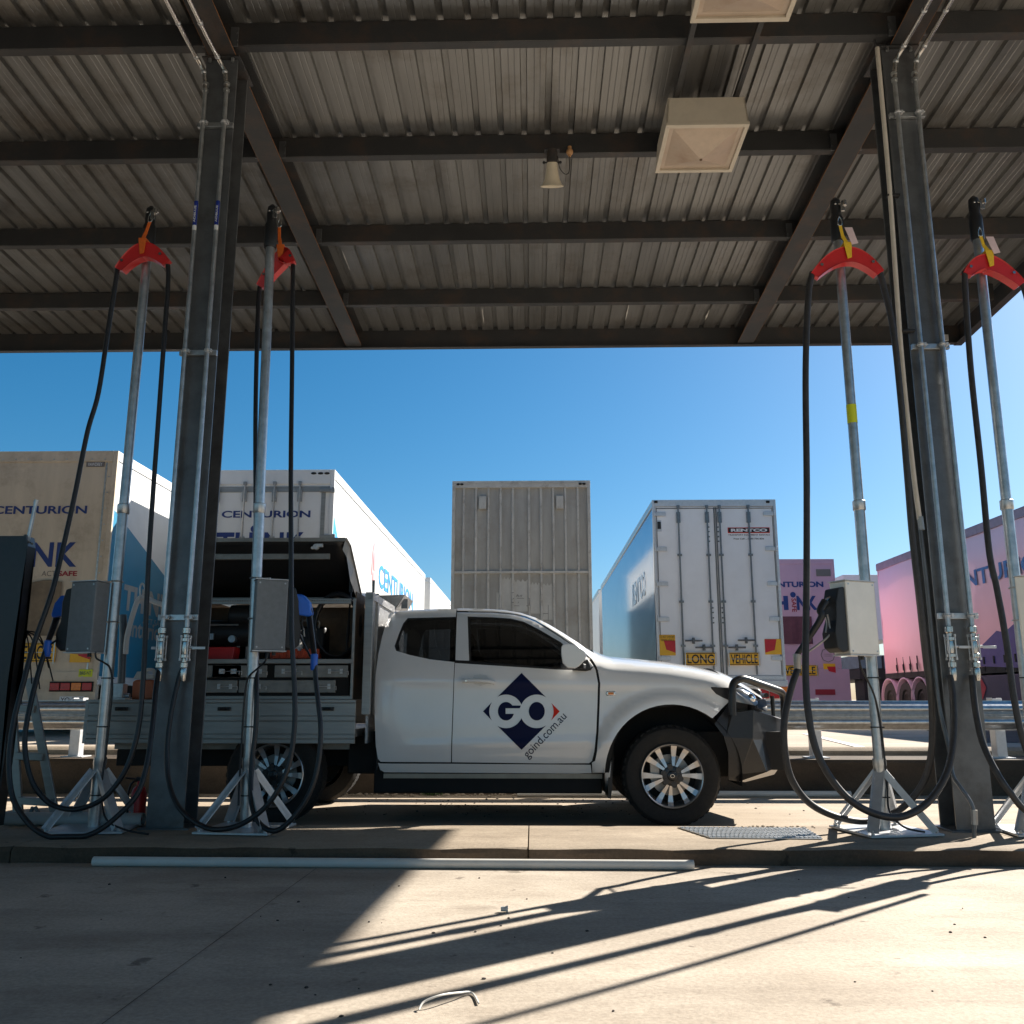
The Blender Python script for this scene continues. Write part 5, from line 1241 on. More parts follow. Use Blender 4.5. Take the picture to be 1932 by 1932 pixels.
a, b_ = T(150, 1277, Y1), T(177, 1263, Y1); mb = MB(); mb.bx(a.x, b_.x, Y1-.036, Y1-.031, a.z, b_.z); mb.build('route_label', M['lime'], t, smooth=False)
word(t, 'route_label_text', 'BRIS-NT', a.x+.02, b_.x-.02, Y1-.04, a.z+.03, b_.z-.03, M['navyt'], .0)
a, b_ = T(94, 1305, Y1), T(177, 1286, Y1); mb = MB(); mb.bx(a.x, b_.x, Y1-.03, Y1-.001, a.z, b_.z); mb.build('lamp_bar', M['dark'], t, smooth=False)
for k, mm_ in enumerate(('redl', 'redl', 'amber', 'redl')):
    w4 = (b_.x-a.x)/4; mb = MB(); mb.bx(a.x+w4*k+.01, a.x+w4*(k+1)-.01, Y1-.045, Y1-.031, a.z+.02, b_.z-.02); mb.build('tail_light', M[mm_], t, smooth=False, bevel=.005)
a, b_ = T(112, 1330, Y1), T(160, 1314, Y1); mb = MB(); mb.bx(a.x, b_.x, Y1-.02, Y1-.005, a.z, b_.z); mb.build('number_plate', M['whitet'], t, smooth=False, bevel=.004)
word(t, 'number_plate_text', 'YQ·75PJ', a.x+.02, b_.x-.02, Y1-.023, a.z+.02, b_.z-.015, M['blackt'], .0)
# teal side print
xs_ = x1-.014
def sidepx(px, py, X):     # pixel -> point on the plane x = X
    d = CF + CR*((px-966)/FPX) + CU*((966-py)/FPX); k = X/d.x; return V(X, d.y*k, HC+d.z*k)
mb = MB(); mb.face([V(xs_, Y1+.03, zb+.03), sidepx(222, 965, xs_) if False else V(xs_, Y1+.03, T(0,960,Y1).z), V(xs_, Y1+2.2, T(0,1060,Y1+.5).z), V(xs_, Y1+5.2, zb+.5), V(xs_, Y1+5.4, zb+.03)]); mb.build('teal_print', M['teal'], t, smooth=False, recalc=False)
mb = MB(); o_ = sidepx(231, 1150, xs_+.004); u_ = sidepx(283, 1150, xs_+.004)-o_; put_text(mb, 'TH NK', o_, V(0,1.9,0), V(0,0,.42), .04); o2 = V(o_.x, o_.y, o_.z-.42); put_text(mb, 'centurion.net.au', o2, V(0,3.0,0), V(0,0,.28), .02); put_text(mb, 'ACT SAFE', V(o_.x, o_.y+.8, o_.z-.16), V(0,.9,0), V(0,0,.1), .0); mb.build('side_lettering', M['greyc'], t, smooth=False, recalc=False)
running_gear(t, x0, x1, Y1, 13.5)
# ---- T2 white trailer with open view of lit side
Y2 = 15.2; z_t = T(500, 887, Y2).z; x1 = T(632, 900, Y2).x; x0 = x1-2.5
t = thing('semi_trailer', (x1-1.25, Y2, ZY), 'white semi-trailer with rear lock rods and pink crest behind the ute toolbox', 'trailer', 'parked semi-trailers')
shell(t, x0, x1, Y2, 13.5, zb, z_t, M['white'], M['white'], M['white']); rear_frame(t, x0, x1, Y2, zb, z_t, M['white'], .07, .26)
mb = MB(); mb.bx(x0+.07, x1-.07, Y2+.0, Y2+.028, zb+.08, z_t-.26); mb.build('rear_door', M['white'], t, smooth=False)
mb = MB(); xd_ = T(606, 0, Y2).x; mb.bx(x0+.08, x1-.08, Y2-.012, Y2-.001, z_t-.40, z_t-.30); mb.bx(x1-.22, x1-.15, Y2-.012, Y2-.001, zb+.1, z_t-.40); mb.build('door_edge', M['alu'], t, smooth=False)
lockrods(t, [T(x, 950, Y2).x for x in (411, 462, 518, 566)], Y2, zb+.1, z_t-.26, M['alu'])
mb = MB()
for y_ in (925, 1013): p = T(617, y_, Y2-.03); mb.box(p, (.26, .03, .07)); mb.bx(p.x+.08, p.x+.14, p.y-.02, p.y, p.z-.05, p.z+.05)
mb.build('hinge', M['alu'], t, bevel=.008)
mb = MB()
for x in (592, 605, 617): p = T(x, 893, Y2-.02); mb.sphere(p, .05, (1,.3,.45))
mb.build('marker_lamp', M['dark'], t)
wpx(t, 'company_name', 'CENTURION', 418, 586, 963, 977, Y2-.006, M['navyt'], .025)
wpx(t, 'slogan', 'TH NK', 406, 577, 1004, 1050, Y2-.006, M['navyt'], .025)
mb = MB(); p = T(479, 1018, Y2-.006); mb.sphere(T(479, 998, Y2-.004), .06, (1,.05,1)); mb.build('slogan_dot', M['navyt'], t)
xs_ = x1-.014
mb = MB(); mb.face([V(xs_, Y2+.04, T(0,964,Y2).z), V(xs_, Y2+.04, zb), V(xs_, Y2+1.7, zb), V(xs_, Y2+.55, T(0,1015,Y2).z)]); mb.build('blue_wedge', M['cyant'], t, smooth=False, recalc=False)
a = sidepx(714, 1120, xs_+.004); b_ = sidepx(779, 1155, xs_+.004)
zlo, zhi = sidepx(716, 1108, xs_).z, sidepx(716, 1063, xs_).z
mb = MB(); put_text(mb, 'CENTURION', V(xs_+.004, a.y, zlo), V(0, b_.y-a.y, 0), V(0,0,zhi-zlo), .02); mb.build('side_company_name', M['cyant'], t, smooth=False, recalc=False)
mb = MB(); a = sidepx(700, 1115, xs_+.004); b_ = sidepx(711, 1027, xs_+.004); wy = b_.y-a.y; hz = b_.z-a.z
f = lambda u, v: V(xs_+.004, a.y+wy*u, a.z+hz*v)
mb.face([f(.0,.3),f(.05,.6),f(.2,.85),f(.45,1),f(.7,.97),f(.6,.86),f(.4,.82),f(.3,.6),f(.25,.35)]); mb.face([f(.4,.78),f(.65,.82),f(.95,.72),f(1,.55),f(.8,.5),f(.75,.42),f(.45,.45)]); mb.face([f(.3,.4),f(.6,.4),f(.7,.3),f(.55,.0),f(.35,.0),f(.28,.2)])
mb.build('side_crest', M['pinkt'], t, smooth=False, recalc=False)
mb = MB(); mb.bx(x0+.1, x1-.1, Y2, Y2+.12, .75, zb); mb.build('rear_bumper', M['white'], t, smooth=False)
running_gear(t, x0, x1, Y2, 13.5)
# second unit ahead of T2
t = thing('semi_trailer', (x1-1.25, Y2+14, ZY), 'white trailer end showing just beyond the crested trailer above the cab roof', 'trailer', 'parked semi-trailers')
shell(t, x0+.1, x1+.1, Y2+14.1, 8, zb, z_t-.02, M['white'], M['white'], M['white']); rear_frame(t, x0+.1, x1+.1, Y2+14.1, zb, z_t-.02, M['white'])
# ---- T3 grey ribbed
Y3 = 15.8; z_t = T(983, 907, Y3).z; x0 = T(853, 950, Y3).x; x1 = T(1114, 950, Y3).x; zb = 1.2
t = thing('semi_trailer', ((x0+x1)/2, Y3, ZY), 'weathered beige steel-ribbed trailer rear directly behind the ute cab', 'trailer', 'parked semi-trailers')
mb = MB(); mb.bx(x0+.02, x1-.02, Y3+.06, Y3+13, zb, z_t-.03); mb.build('body', M['greyc'], t, smooth=False)
g7 = lambda x, y: (801.9+.19530*x, 849.1+.19530*y)
mb = MB(); mb.bx(x0, x0+.055, Y3, Y3+.06, zb, z_t); mb.bx(x1-.055, x1, Y3, Y3+.06, zb, z_t); mb.bx(x0+.055, x1-.055, Y3, Y3+.06, z_t-.125, z_t); mb.bx(x0+.055, x1-.055, Y3-.006, Y3-.001, z_t-.055, z_t-.045)
zc = T(*g7(920, 1178), Y3).z; mb.bx(x0+.055, x1-.055, Y3+.012, Y3+.06, zc-.022, zc+.022)
mb.bx(x0-.01, x1+.01, Y3+.1, Y3+13, z_t-.06, z_t+.004)
mb.build('rear_frame', M['greyf'], t, smooth=False, bevel=.006)
for cx_, in [(q,) for q in (372, 492, 612, 730, 848, 1004, 1121, 1240, 1357, 1478)]:
    x = T(*g7(cx_, 600), Y3).x; mb = MB()
    mb.prism([(x-.024, Y3+.060, 0+zb), (x-.014, Y3+.022, zb), (x+.014, Y3+.022, zb), (x+.024, Y3+.060, zb)], (0,0,z_t-.125-zb)); mb.build('rib', M['greyf'], t, smooth=False)
for cx_, cy_ in ((556, 508), (1302, 505)):
    p = T(*g7(cx_, cy_), Y3+.02); mb = MB(); mb.box(p, (.125, .05, .235)); bo = mb.build('vent_box', M['greyf'], t, smooth=False, bevel=.006)
    mb = MB(); mb.box(p+V(.0,.01,.0), (.14, .04, .25)); mb.build('vent_rim', M['greyc'], bo, smooth=False)
for cx_, cy_ in ((320,331),(356,331),(1500,326),(1536,326)):
    p = T(*g7(cx_, cy_), Y3-.01); mb = MB(); mb.sphere(p, .032, (1,.35,.6)); mb.build('marker_lamp', M['dark'], t)
# repainted patches + marker scribbles
mb = MB()
for (xa_, xb2, ya_, yb_) in ((742,838,1240,1560),(862,992,1262,1560),(1018,1108,1290,1580),(1136,1232,1300,1640),(690,716,1380,1540)):
    a, b_ = T(*g7(xa_, yb_), Y3+.056), T(*g7(xb2, ya_), Y3+.056); n = 8
    pts = [(a.x, 0, a.z), (b_.x, 0, a.z)]+[(b_.x+(a.x-b_.x)*k/n, 0, b_.z+.03*math.sin(k*2.3+xa_)) for k in range(n+1)]
    mb.face([V(p[0], Y3+.057, p[2]) for p in pts])
mb.build('repaint_patch', mat('pale_grey_repaint', (.50,.49,.46), .6, 0, .12, 4), t, smooth=False, recalc=False)
mb = MB(); 
def ln(xa_, ya_, xb2, yb_, Y, wd=.006):
    a, b_ = T(*g7(xa_, ya_), Y), T(*g7(xb2, yb_), Y); mb.bar(a, b_, wd, .001, up=(0,1,0))
for q in ((886,1432,958,1432),(1000,1432,1010,1432),(1008,1432,1008,1505),(978,1505,1008,1505),(880,1418,893,1395),(893,1395,898,1420),(905,1418,905,1400),(914,1418,930,1398),(938,1400,928,1420),(905,1465,897,1480),(862,1505,910,1505),(1190,1495,1190,1650),(1132,1580,1192,1580),(836,1380,858,1376),(838,1470,858,1474),(848,1440,860,1430)): ln(*q, Y3+.018 if q[0] < 860 or q[0] > 995 and q[0] < 1012 else Y3+.0555)
mb.build('marker_scribble', M['blackt'], t, smooth=False)
mb = MB(); mb.bx(x0+.1, x1-.1, Y3+.05, Y3+.15, .7, zb); mb.build('rear_bumper', M['greyf'], t, smooth=False)
running_gear(t, x0, x1, Y3, 13)
# ---- T4 rental trailer
Y4 = 17.8; z_t = T(1350, 943, Y4).z; x0 = T(1230, 950, Y4).x; x1 = T(1463, 950, Y4).x; zb = T(1400, 1283, Y4).z
t = thing('semi_trailer', ((x0+x1)/2, Y4, ZY), 'white rental trailer with barn doors and yellow LONG VEHICLE plates', 'trailer', 'parked semi-trailers')
c4 = lambda x, y: (1084.9+.24415*x, 849.1+.24415*y)
q4 = lambda x, y, Y=Y4: T(*c4(x, y), Y)
mb = MB(); mb.bx(x0+.03, x1-.03, Y4+.03, Y4+14, zb, z_t-.03); mb.build('body', M['white'], t, smooth=False)
mb = MB(); n = 150
rows = [[(x0+.028-.006*(k % 2), Y4+.04+(13.9)*k/n, z) for z in (zb+.05, z_t-.14)] for k in range(n+1)]
mb.grid(rows); mb.build('side_panel', M['mirror'], t, smooth=False, recalc=False)
mb = MB(); mb.bx(x0, x1, Y4+.02, Y4+14.01, z_t-.03, z_t)
for s, xx in ((1, x0), (-1, x1)): mb.bx(xx-.001, xx+s*.03, Y4+.02, Y4+14.01, z_t-.14, z_t-.031); mb.bx(xx-.001, xx+s*.03, Y4+.02, Y4+14.01, zb-.12, zb+.05)
mb.build('roof_rail', M['galv'], t, smooth=False, bevel=.008)
fr = rear_frame(t, x0, x1, Y4, zb, z_t, M['galvb'], .055, .14)
xm = q4(1095, 800).x
for (xa_, xb2) in ((x0+.06, xm-.01), (xm+.01, x1-.06)):
    mb = MB(); mb.bx(xa_, xb2, Y4+.0, Y4+.028, zb+.085, z_t-.145); dd = mb.build('rear_door', M['whiter'], t, smooth=False, bevel=.006)
mb = MB(); mb.bx(xm-.03, xm-.012, Y4-.015, Y4-.001, zb+.1, z_t-.16); mb.bx(xm+.012, xm+.03, Y4-.015, Y4-.001, zb+.1, z_t-.16)
for xx in (x0+.075, x1-.085): mb.bx(xx, xx+.012, Y4-.012, Y4-.001, zb+.1, z_t-.16)
mb.bx(x0+.09, x1-.09, Y4-.01, Y4-.001, z_t-.185, z_t-.17); mb.build('door_seal', M['column'], t, smooth=False)
lockrods(t, [q4(x, 800).x for x in (806, 1029, 1127, 1352)], Y4, zb+.1, z_t-.16, mat('zinc_rod', (.20,.215,.22), .4, .7, .2, 20))
for y_ in (495, 765, 1035, 1307, 1610):
    for s, px_ in ((-1, 622), (1, 1530)):
        xx = x0+.16 if s < 0 else x1-.16; p = q4(1100, y_)
        mb = MB(); mb.box((xx, Y4-.02, p.z), (.21, .018, .085)); mb.box((xx+s*.115, Y4-.03, p.z), (.03, .05, .10)); mb.build('hinge', M['galvb'], t, bevel=.006)
for (xa_, xb2, y_) in ((850, 985, 1473), (930, 1068, 1525), (1185, 1320, 1525), (1258, 1392, 1470)):
    a, b_ = q4(xa_, y_, Y4-.08), q4(xb2, y_, Y4-.08); mb = MB(); mb.tube([a, b_], .018, 8); c_ = (a+b_)/2; mb.box(c_+V(0,.03,0), (.05,.04,.12)); mb.cyl(c_+V(0,-.02,.0), c_+V(0,.02,0), .03); mb.build('door_lever', M['column'], t, bevel=.004)
mb = MB()
for xx in (1032, 1104):
    for y_ in (596, 631, 670, 706, 1220, 1256, 1297, 1335): p = q4(xx+((y_-596)*.052), y_); mb.cyl(p, p-V(0,.015,0), .016, n=8)
mb.build('door_bolt', M['column'], t)
a, b_ = q4(844, 1665), q4(1085, 1567); vsign(t, 'LONG', a.x, b_.x, Y4-.07, a.z, b_.z)
a, b_ = q4(1180, 1665), q4(1420, 1567); vsign(t, 'VEHICLE', a.x, b_.x, Y4-.07, a.z, b_.z)
a, b_ = q4(655, 1587), q4(772, 1428); g_ = marker(t, a.x, b_.x, Y4-.004, a.z, b_.z)
word(t, 'marker_text', 'DO NOT OVERTAKE', a.x+.01, b_.x-.01, Y4-.018, b_.z-.065, b_.z-.015, M['blackt'], 0); word(t, 'marker_text', 'TURNING VEHICLE', a.x+.02, b_.x-.02, Y4-.018, b_.z-.125, b_.z-.078, M['blackt'], 0)
a, b_ = q4(1470, 1580), q4(1590, 1460); marker(t, a.x, b_.x, Y4-.004, a.z, b_.z, True)
a, b_ = q4(1181, 642), q4(1502, 598); mb = MB(); mb.bx(a.x, b_.x, Y4-.008, Y4-.001, a.z, b_.z); s0 = mb.build('rental_sign', M['decred'], t, smooth=False)
mb = MB(); mb.bx(a.x+.012, b_.x-.012, Y4-.011, Y4-.0085, a.z+.012, b_.z-.012); mb.build('rental_sign_field', M['blackt'], s0, smooth=False)
word(t, 'rental_sign_name', 'RENTCO', a.x+.06, b_.x-.05, Y4-.014, a.z+.025, b_.z-.025, M['whitet'], .05)
a, b_ = q4(1184, 664), q4(1504, 650); word(t, 'rental_sign_line', 'TRANSPORT EQUIPMENT RENTALS', a.x, b_.x, Y4-.006, a.z, b_.z, M['blackt'], .01)
a, b_ = q4(1226, 692), q4(1460, 679); word(t, 'rental_sign_phone', 'Free Call ...1300 736 826', a.x, b_.x, Y4-.006, a.z, b_.z, M['blackt'], .02)
p = q4(650, 582); mb = MB(); mb.box(p, (.07, .02, .15)); mb.build('document_holder', M['black'], t, bevel=.004)
mb = MB(); mb.box(p+V(0,.003,-.01), (.095, .012, .24)); mb.build('document_frame', M['galvb'], t, bevel=.004)
for xx in (625, 1490): mb = MB(); mb.box(q4(xx, 400, Y4-.03), (.07, .03, .05)); mb.build('marker_lamp', M['dark'], t, bevel=.01)
mb = MB(); mb.bx(x0+.02, x1+.02, Y4-.04, Y4+.06, zb-.12, zb-.005); mb.build('rear_sill', M['galvb'], t, smooth=False, bevel=.01)
mb = MB(); mb.bx(x0+.15, x1-.1, Y4+.0, Y4+.12, .55, zb-.125); mb.build('rear_bumper', M['white'], t, smooth=False)
a, b_ = T(1432, 1318, Y4), T(1489, 1296, Y4); w4 = (b_.x-a.x)/3
for k, mm_ in enumerate(('redl', 'redl', 'amber')): mb = MB(); mb.bx(a.x+w4*k+.01, a.x+w4*(k+1)-.01, Y4-.05, Y4-.001, a.z, b_.z); mb.build('tail_light', M[mm_], t, smooth=False, bevel=.01)
running_gear(t, x0, x1, Y4, 14)
mb = MB(); put_text(mb, 'RENTCO', V(x0+.018, Y4+4.2, z_t-1.75), V(0,-2.6,0), V(0,0,.55), .03); mb.build('side_name', mat('embossed_blue', (.30,.42,.58), .3, .7), t, smooth=False, recalc=False)
t = thing('semi_trailer', ((x0+x1)/2-.1, Y4+14.5, ZY), 'sliver of a pale trailer in line ahead of the rental trailer', 'trailer', 'parked semi-trailers')
shell(t, x0-.05, x1-.1, Y4+14.6, 7, zb, z_t-.05, M['white'], M['white'], M['galv'])
# ---- T5 pink rear
Y5 = 25.4; z_t = T(1500, 1055, Y5).z; x1 = T(1573, 1060, Y5).x; x0 = x1-2.5; zb = T(1530, 1262, Y5).z
t = thing('semi_trailer', (x1-1.25, Y5, ZY), 'pink semi-trailer rear partly hidden by the rental trailer', 'trailer', 'parked semi-trailers')
shell(t, x0, x1, Y5, 12, zb, z_t, M['pink'], M['pink'], M['pink']); rear_frame(t, x0, x1, Y5, zb, z_t, M['pink'], .06, .14)
mb = MB(); mb.bx(x0+.06, x1-.06, Y5, Y5+.028, zb+.08, z_t-.14); mb.build('rear_door', M['pink'], t, smooth=False)
wpx(t, 'company_name', 'CENTURION', 1444, 1553, 1097, 1108, Y5-.01, M['navyt'], .04)
mb = MB(); o5 = Y5-.01
for s_, xa_, xb2 in (('T', 1432, 1452), ('H', 1458, 1488), ('NK', 1504, 1543)): put_text(mb, s_, T(xa_, 1151, o5), V(T(xb2,1151,o5).x-T(xa_,1151,o5).x,0,0), V(0,0,.4), .05)
mb.sphere(T(1496, 1122, o5), .08, (1,.06,1)); mb.build('slogan', M['navyt'], t, smooth=False, recalc=False)
mb = MB(); a = T(1493, 1129, o5); put_text(mb, 'SAFE', a, V(0,0,-.38), V(.13,0,0), .02); mb.build('slogan_safe', M['redt'], t, smooth=False, recalc=False)
mb = MB(); a, b_ = T(1464, 1215, Y5-.04), T(1531, 1163, Y5-.04)
rows = [[(a.x+(b_.x-a.x)*i/10, Y5-.04-.03*math.sin(i*1.7)*s_, a.z+(b_.z-a.z)*(1-s_)) for s_ in (0,.5,1)] for i in range(11)]; mb.grid(rows); mb.build('tarpaulin', mat('dark_pink_tarp', (.12,.04,.06), .8), t)
a, b_ = T(1475, 1275, Y5), T(1542, 1255, Y5); vsign(t, 'VEHICLE', a.x, b_.x, Y5-.04, a.z, b_.z)
a, b_ = T(1554, 1272, Y5), T(1575, 1252, Y5); marker(t, a.x, b_.x, Y5-.02, a.z, b_.z)
p = T(1562, 1236, Y5-.02); mb = MB(); hx_ = [p+V(.19*math.cos(R(a)), 0, .19*math.sin(R(a))) for a in range(0, 360, 45)]
for i in range(8): mb.bar(hx_[i], hx_[(i+1) % 8], .018, .004, up=(0,1,0))
mb.bx(p.x-.1, p.x+.1, p.y-.004, p.y, p.z-.03, p.z-.02); mb.bx(p.x-.1, p.x+.1, p.y-.004, p.y, p.z+.02, p.z+.03); mb.build('weight_emblem', M['greyt'], t, smooth=False)
mb = MB(); mb.bx(T(1540,1085,Y5).x, T(1567,1085,Y5).x, Y5-.015, Y5-.001, T(0,1092,Y5).z, T(0,1079,Y5).z); mb.build('maker_badge', M['greyt'], t, smooth=False)
mb = MB(); mb.bx(x0, x1+.2, Y5-.03, Y5+.1, .5, zb-.005); mb.build('rear_bumper', M['pink'], t, smooth=False, bevel=.01)
mb = MB(); mb.bx(T(1538,1310,Y5).x, T(1575,1310,Y5).x, Y5-.05, Y5-.031, T(0,1311,Y5).z, T(0,1301,Y5).z); mb.build('tail_light', M['redt'], t, smooth=False)
# ---- T6 pink curtain sider at right
xs6a = T(1655, 1066, 26.4).x; xs6 = 10.45
ya6 = 12.5; _c = CF + CR*((1655-966)/FPX) + CU*((966-1064)/FPX); yb6 = xs6/_c.x*_c.y; zt6 = HC+xs6/_c.x*_c.z; zb6 = 1.72; print('T6', yb6, zt6)
t = thing('semi_trailer', (xs6+1.25, 19, ZY), 'pink curtain-sided trailer with printed sunset mountains at the right edge', 'trailer', 'parked semi-trailers')
mb = MB(); n = 60; rows = []
for k in range(n+1):
    y = ya6+(yb6-ya6)*k/n
    rows.append([(xs6+.012*math.sin(y*2.1+j)-.02*math.sin(j*1.2), y, zb6+(zt6-.22-zb6)*j/8) for j in range(9)])
mb.grid(rows); cur = mb.build('curtain', M['sunset'], t, recalc=False, ang=60)
mb = MB(); mb.bx(xs6+.05, xs6+2.5, ya6, yb6, zb6, zt6-.02); mb.build('body', M['pink'], t, smooth=False)
mb = MB(); mb.bx(xs6-.03, xs6+2.5, ya6, yb6+.03, zt6-.02, zt6); mb.bx(xs6-.04, xs6+.02, ya6, yb6+.03, zt6-.22, zt6-.021); mb.build('roof_rail', mat('dull_purple_rail', (.20,.16,.22), .5, .2), t, smooth=False, bevel=.01)
mb = MB(); mb.bx(xs6-.03, xs6+2.4, ya6, yb6, zb6-.16, zb6-.01); mb.bx(xs6+.4, xs6+.6, ya6, yb6, .95, zb6-.16); mb.build('chassis_rail', M['dark'], t, smooth=False)
for k in range(30):
    y = ya6+.4+k*.46
    mb = MB(); mb.bx(xs6-.03, xs6-.02, y-.02, y+.02, zb6-.12, zb6+.42); mb.bx(xs6-.05, xs6-.03, y-.03, y+.03, zb6+.05, zb6+.22); mb.build('curtain_buckle', M['dark'], t, smooth=False)
mb = MB(); X6 = xs6-.035
pr = [sidepx(px, py, X6) for px, py in ((1815,1256),(1845,1225),(1880,1190),(1895,1193),(1915,1175),(1932,1180),(1980,1120),(1990,1262))]
mb.face(pr); mb.build('mountain_print', mat('purple_mountain_print', (.05,.04,.16), .5), t, smooth=False, recalc=False)
mb = MB(); a = sidepx(1822, 1085, X6); b_ = sidepx(1992, 1040, X6); dy_ = b_.y-a.y; za_ = sidepx(1822,1110,X6).z; zb_ = sidepx(1822,1079,X6).z; put_text(mb, 'CENTURION', V(X6, a.y-dy_*.30, za_), V(0, dy_*1.30, 0), V(0,0,zb_-za_), .02); mb.build('company_name', mat('deep_blue_lettering', (.015,.11,.30), .5), t, smooth=False, recalc=False)
for k in range(3):
    yy = sidepx(1676+29*k, 1300, xs6-.05).y
    mb = MB(); mb.lathe([(0,.06),(.14,.06),(.2,.02),(.28,.05),(.31,.0),(.5,.0),(.52,.04),(.52,.26),(0,.28)], (xs6, yy, ZY+.52), (1,0,0), 28); mb.build('wheel', M['tyre'], t)
    mb = MB(); rows = [[(xs6-.04+q, yy+.60*math.cos(R(a)), ZY+.50+.66*math.sin(R(a))) for q in (0, .45)] for a in range(0, 181, 10)]
    mb.grid(rows); g = mb.build('mudguard', M['pink'], t); m_ = g.modifiers.new('s', 'SOLIDIFY'); m_.thickness = .035
a, b_ = sidepx(1850, 1320, xs6-.02), sidepx(1895, 1270, xs6-.02)
mb = MB(); mb.bx(xs6, xs6+.5, min(a.y,b_.y)-2.2, max(a.y,b_.y), ZY+.35, zb6-.2); mb.build('tool_locker', mat('navy_locker', (.015,.017,.05), .5), t, smooth=False, bevel=.02)
p = sidepx(1852, 1298, xs6-.012); mb = MB(); mb.face([p+V(0,0,.26), p+V(0,.22,0), p+V(0,0,-.26), p+V(0,-.22,0)]); mb.build('hazard_diamond', M['redt'], t, smooth=False, recalc=False)
mb = MB(); mb.bx(xs6, xs6+2.4, yb6, yb6+.05, zb6-.2, zt6); mb.build('end_wall', M['pink'], t, smooth=False)
# ---- T7 small far trailer between the pinks
Y7 = 34.0; x0 = T(1590, 1090, Y7).x; x1 = T(1700, 1090, Y7).x; z_t = T(1640, 1084, Y7).z
t = thing('semi_trailer', ((x0+x1)/2, Y7, ZY), 'far white trailer end with grey-blue load glimpsed between the two pink trailers', 'trailer', 'parked semi-trailers')
mb = MB(); mb.bx(x0, x1, Y7, Y7+10, T(0,1210,Y7).z, z_t); mb.build('body', M['white'], t, smooth=False, bevel=.03)
mb = MB(); mb.bx(x0-.35, x1, Y7-2, Y7-.01, T(0,1262,Y7-2).z, T(0,1238,Y7-2).z)
mb.build('load', M['tealc'], t, smooth=False)
mb = MB()
for k in range(6): mb.bx(x0-.36+k*.4, x0-.30+k*.4, Y7-2.02, Y7-2.0, T(0,1262,Y7-2).z, T(0,1238,Y7-2).z)
mb.bx(x0-.35, x1, Y7-2, Y7+8, T(0,1282,Y7-2).z, T(0,1263,Y7-2).z); mb.bx(x0-.2, x0+1.6, Y7-1.9, Y7-1, ZY+.3, T(0,1282,Y7-2).z); mb.build('flatbed', M['dark'], t, smooth=False)
# ================================================================== SMALL THINGS
def rod(p0, p1, r, m, label, nm='plastic_pipe', hollow=True):
    mb = MB(); p0, p1 = Vector(p0), Vector(p1); ax = (p1-p0); L_ = ax.length
    if hollow: mb.lathe([(r*.82,L_-.01),(r*.82,L_),(r,L_),(r,0),(r*.82,0),(r*.82,.05),(0,.05)], p0, ax, 28); mb.lathe([(r*.82,L_-.01),(r*.82,L_-.15),(0,L_-.15)], p0, ax, 28)
    else: mb.cyl(p0, p1, r)
    return meta(mb.build(nm, m), label, 'pipe', 'loose plastic pipes lying on the ground')
r_ = .026
a = atz(152, 1634, ZF+r_); b_ = atz(1314, 1637, ZF+r_)
rod((a.x, 5.37, ZF+r_), (b_.x, 5.33, ZF+r_), r_, M['pvc'], 'long white plastic pipe lying on the apron along the foot of the kerb')
a = atz(975, 1503, .03); b_ = atz(1612, 1500, .03)
rod((a.x, 9.60, .03), (b_.x, 9.66, .03), .03, M['pvc'], 'pale plastic pipe lying in the lane at the foot of the retaining wall')
a = at(5, 1560, 6.3); b_ = at(270, 1552, 6.3)
rod((a.x, 6.33, ZI+.045), (b_.x, 6.30, ZI+.045), .042, M['pvcg'], 'grey plastic pipe lying on the kerb island under the leftmost stand')
# perforated tread plate on the island
a0, a1, a2, a3 = atz(1278, 1560, ZI+.008), atz(1520, 1562, ZI+.008), atz(1552, 1582, ZI+.008), atz(1340, 1580, ZI+.008)
t = thing('grip_plate', (a0+a2)/2, 'perforated silver grip plate lying on the kerb island before the front wheel', 'metal plate')
mb = MB(); mb.prism([a0, a3, a2, a1], (0,0,-.005)); mb.build('plate', M['galv'], t, smooth=False)
mb = MB(); nx, ny = 26, 7
for i in range(nx):
    for j in range(ny):
        u, v = (i+.5)/nx, (j+.5)/ny; p = (a0*(1-u)+a1*u)*(1-v)+(a3*(1-u)+a2*u)*v
        mb.box(p+V(0,0,.003), (.028, .012, .006), rz=R(35))
mb.build('studs', M['galvb'], t, smooth=False)
# left cabinet + step ladder
t = thing('dispenser_cabinet', at(-40, 1400, 5.9), 'dark fuel dispenser cabinet cut off by the left edge of the photo', 'cabinet')
mb = MB(); mb.prism([at(*p, 5.9) for p in ((-120,1011),(50,1011),(52,1030),(38,1120),(34,1165),(14,1290),(10,1420),(-10,1560),(-120,1560))], (0,.10,0)); mb.build('housing', M['blackm'], t, smooth=False, bevel=.01)
mb = MB(); mb.tube([at(53, 1018, 5.93), at(68, 946, 5.93)], .012, 10); mb.cyl(at(67,950,5.93), at(69,943,5.93), .015); mb.build('mast', M['galv'], t)
mb = MB(); mb.tube(crom([at(42,1018,5.92), at(46,1010,5.92), at(52,1012,5.92), at(55,1022,5.92), at(62,1027,5.92)], 5), .006, 8); mb.build('ring_bolt', M['galv'], t)
t = thing('cable_bundle', at(40, 1250, 6.2), 'bundle of thin black cables drooping beside the dispenser cabinet', 'cables')
for k, (mx, my, ex, ey) in enumerate(((52,1205,60,1290),(62,1210,75,1300),(75,1200,92,1260),(45,1230,40,1320),(80,1215,100,1285),(30,1250,25,1290))):
    mb = MB(); mb.tube(crom([at(20, 1270-5*k, 6.2), at(28+2*k, 1205, 6.2), at(38+3*k, 1192, 6.2), at(mx, my, 6.2), at(ex, ey, 6.2)], 6), .005, 6); mb.build('cable', M['black'], t)
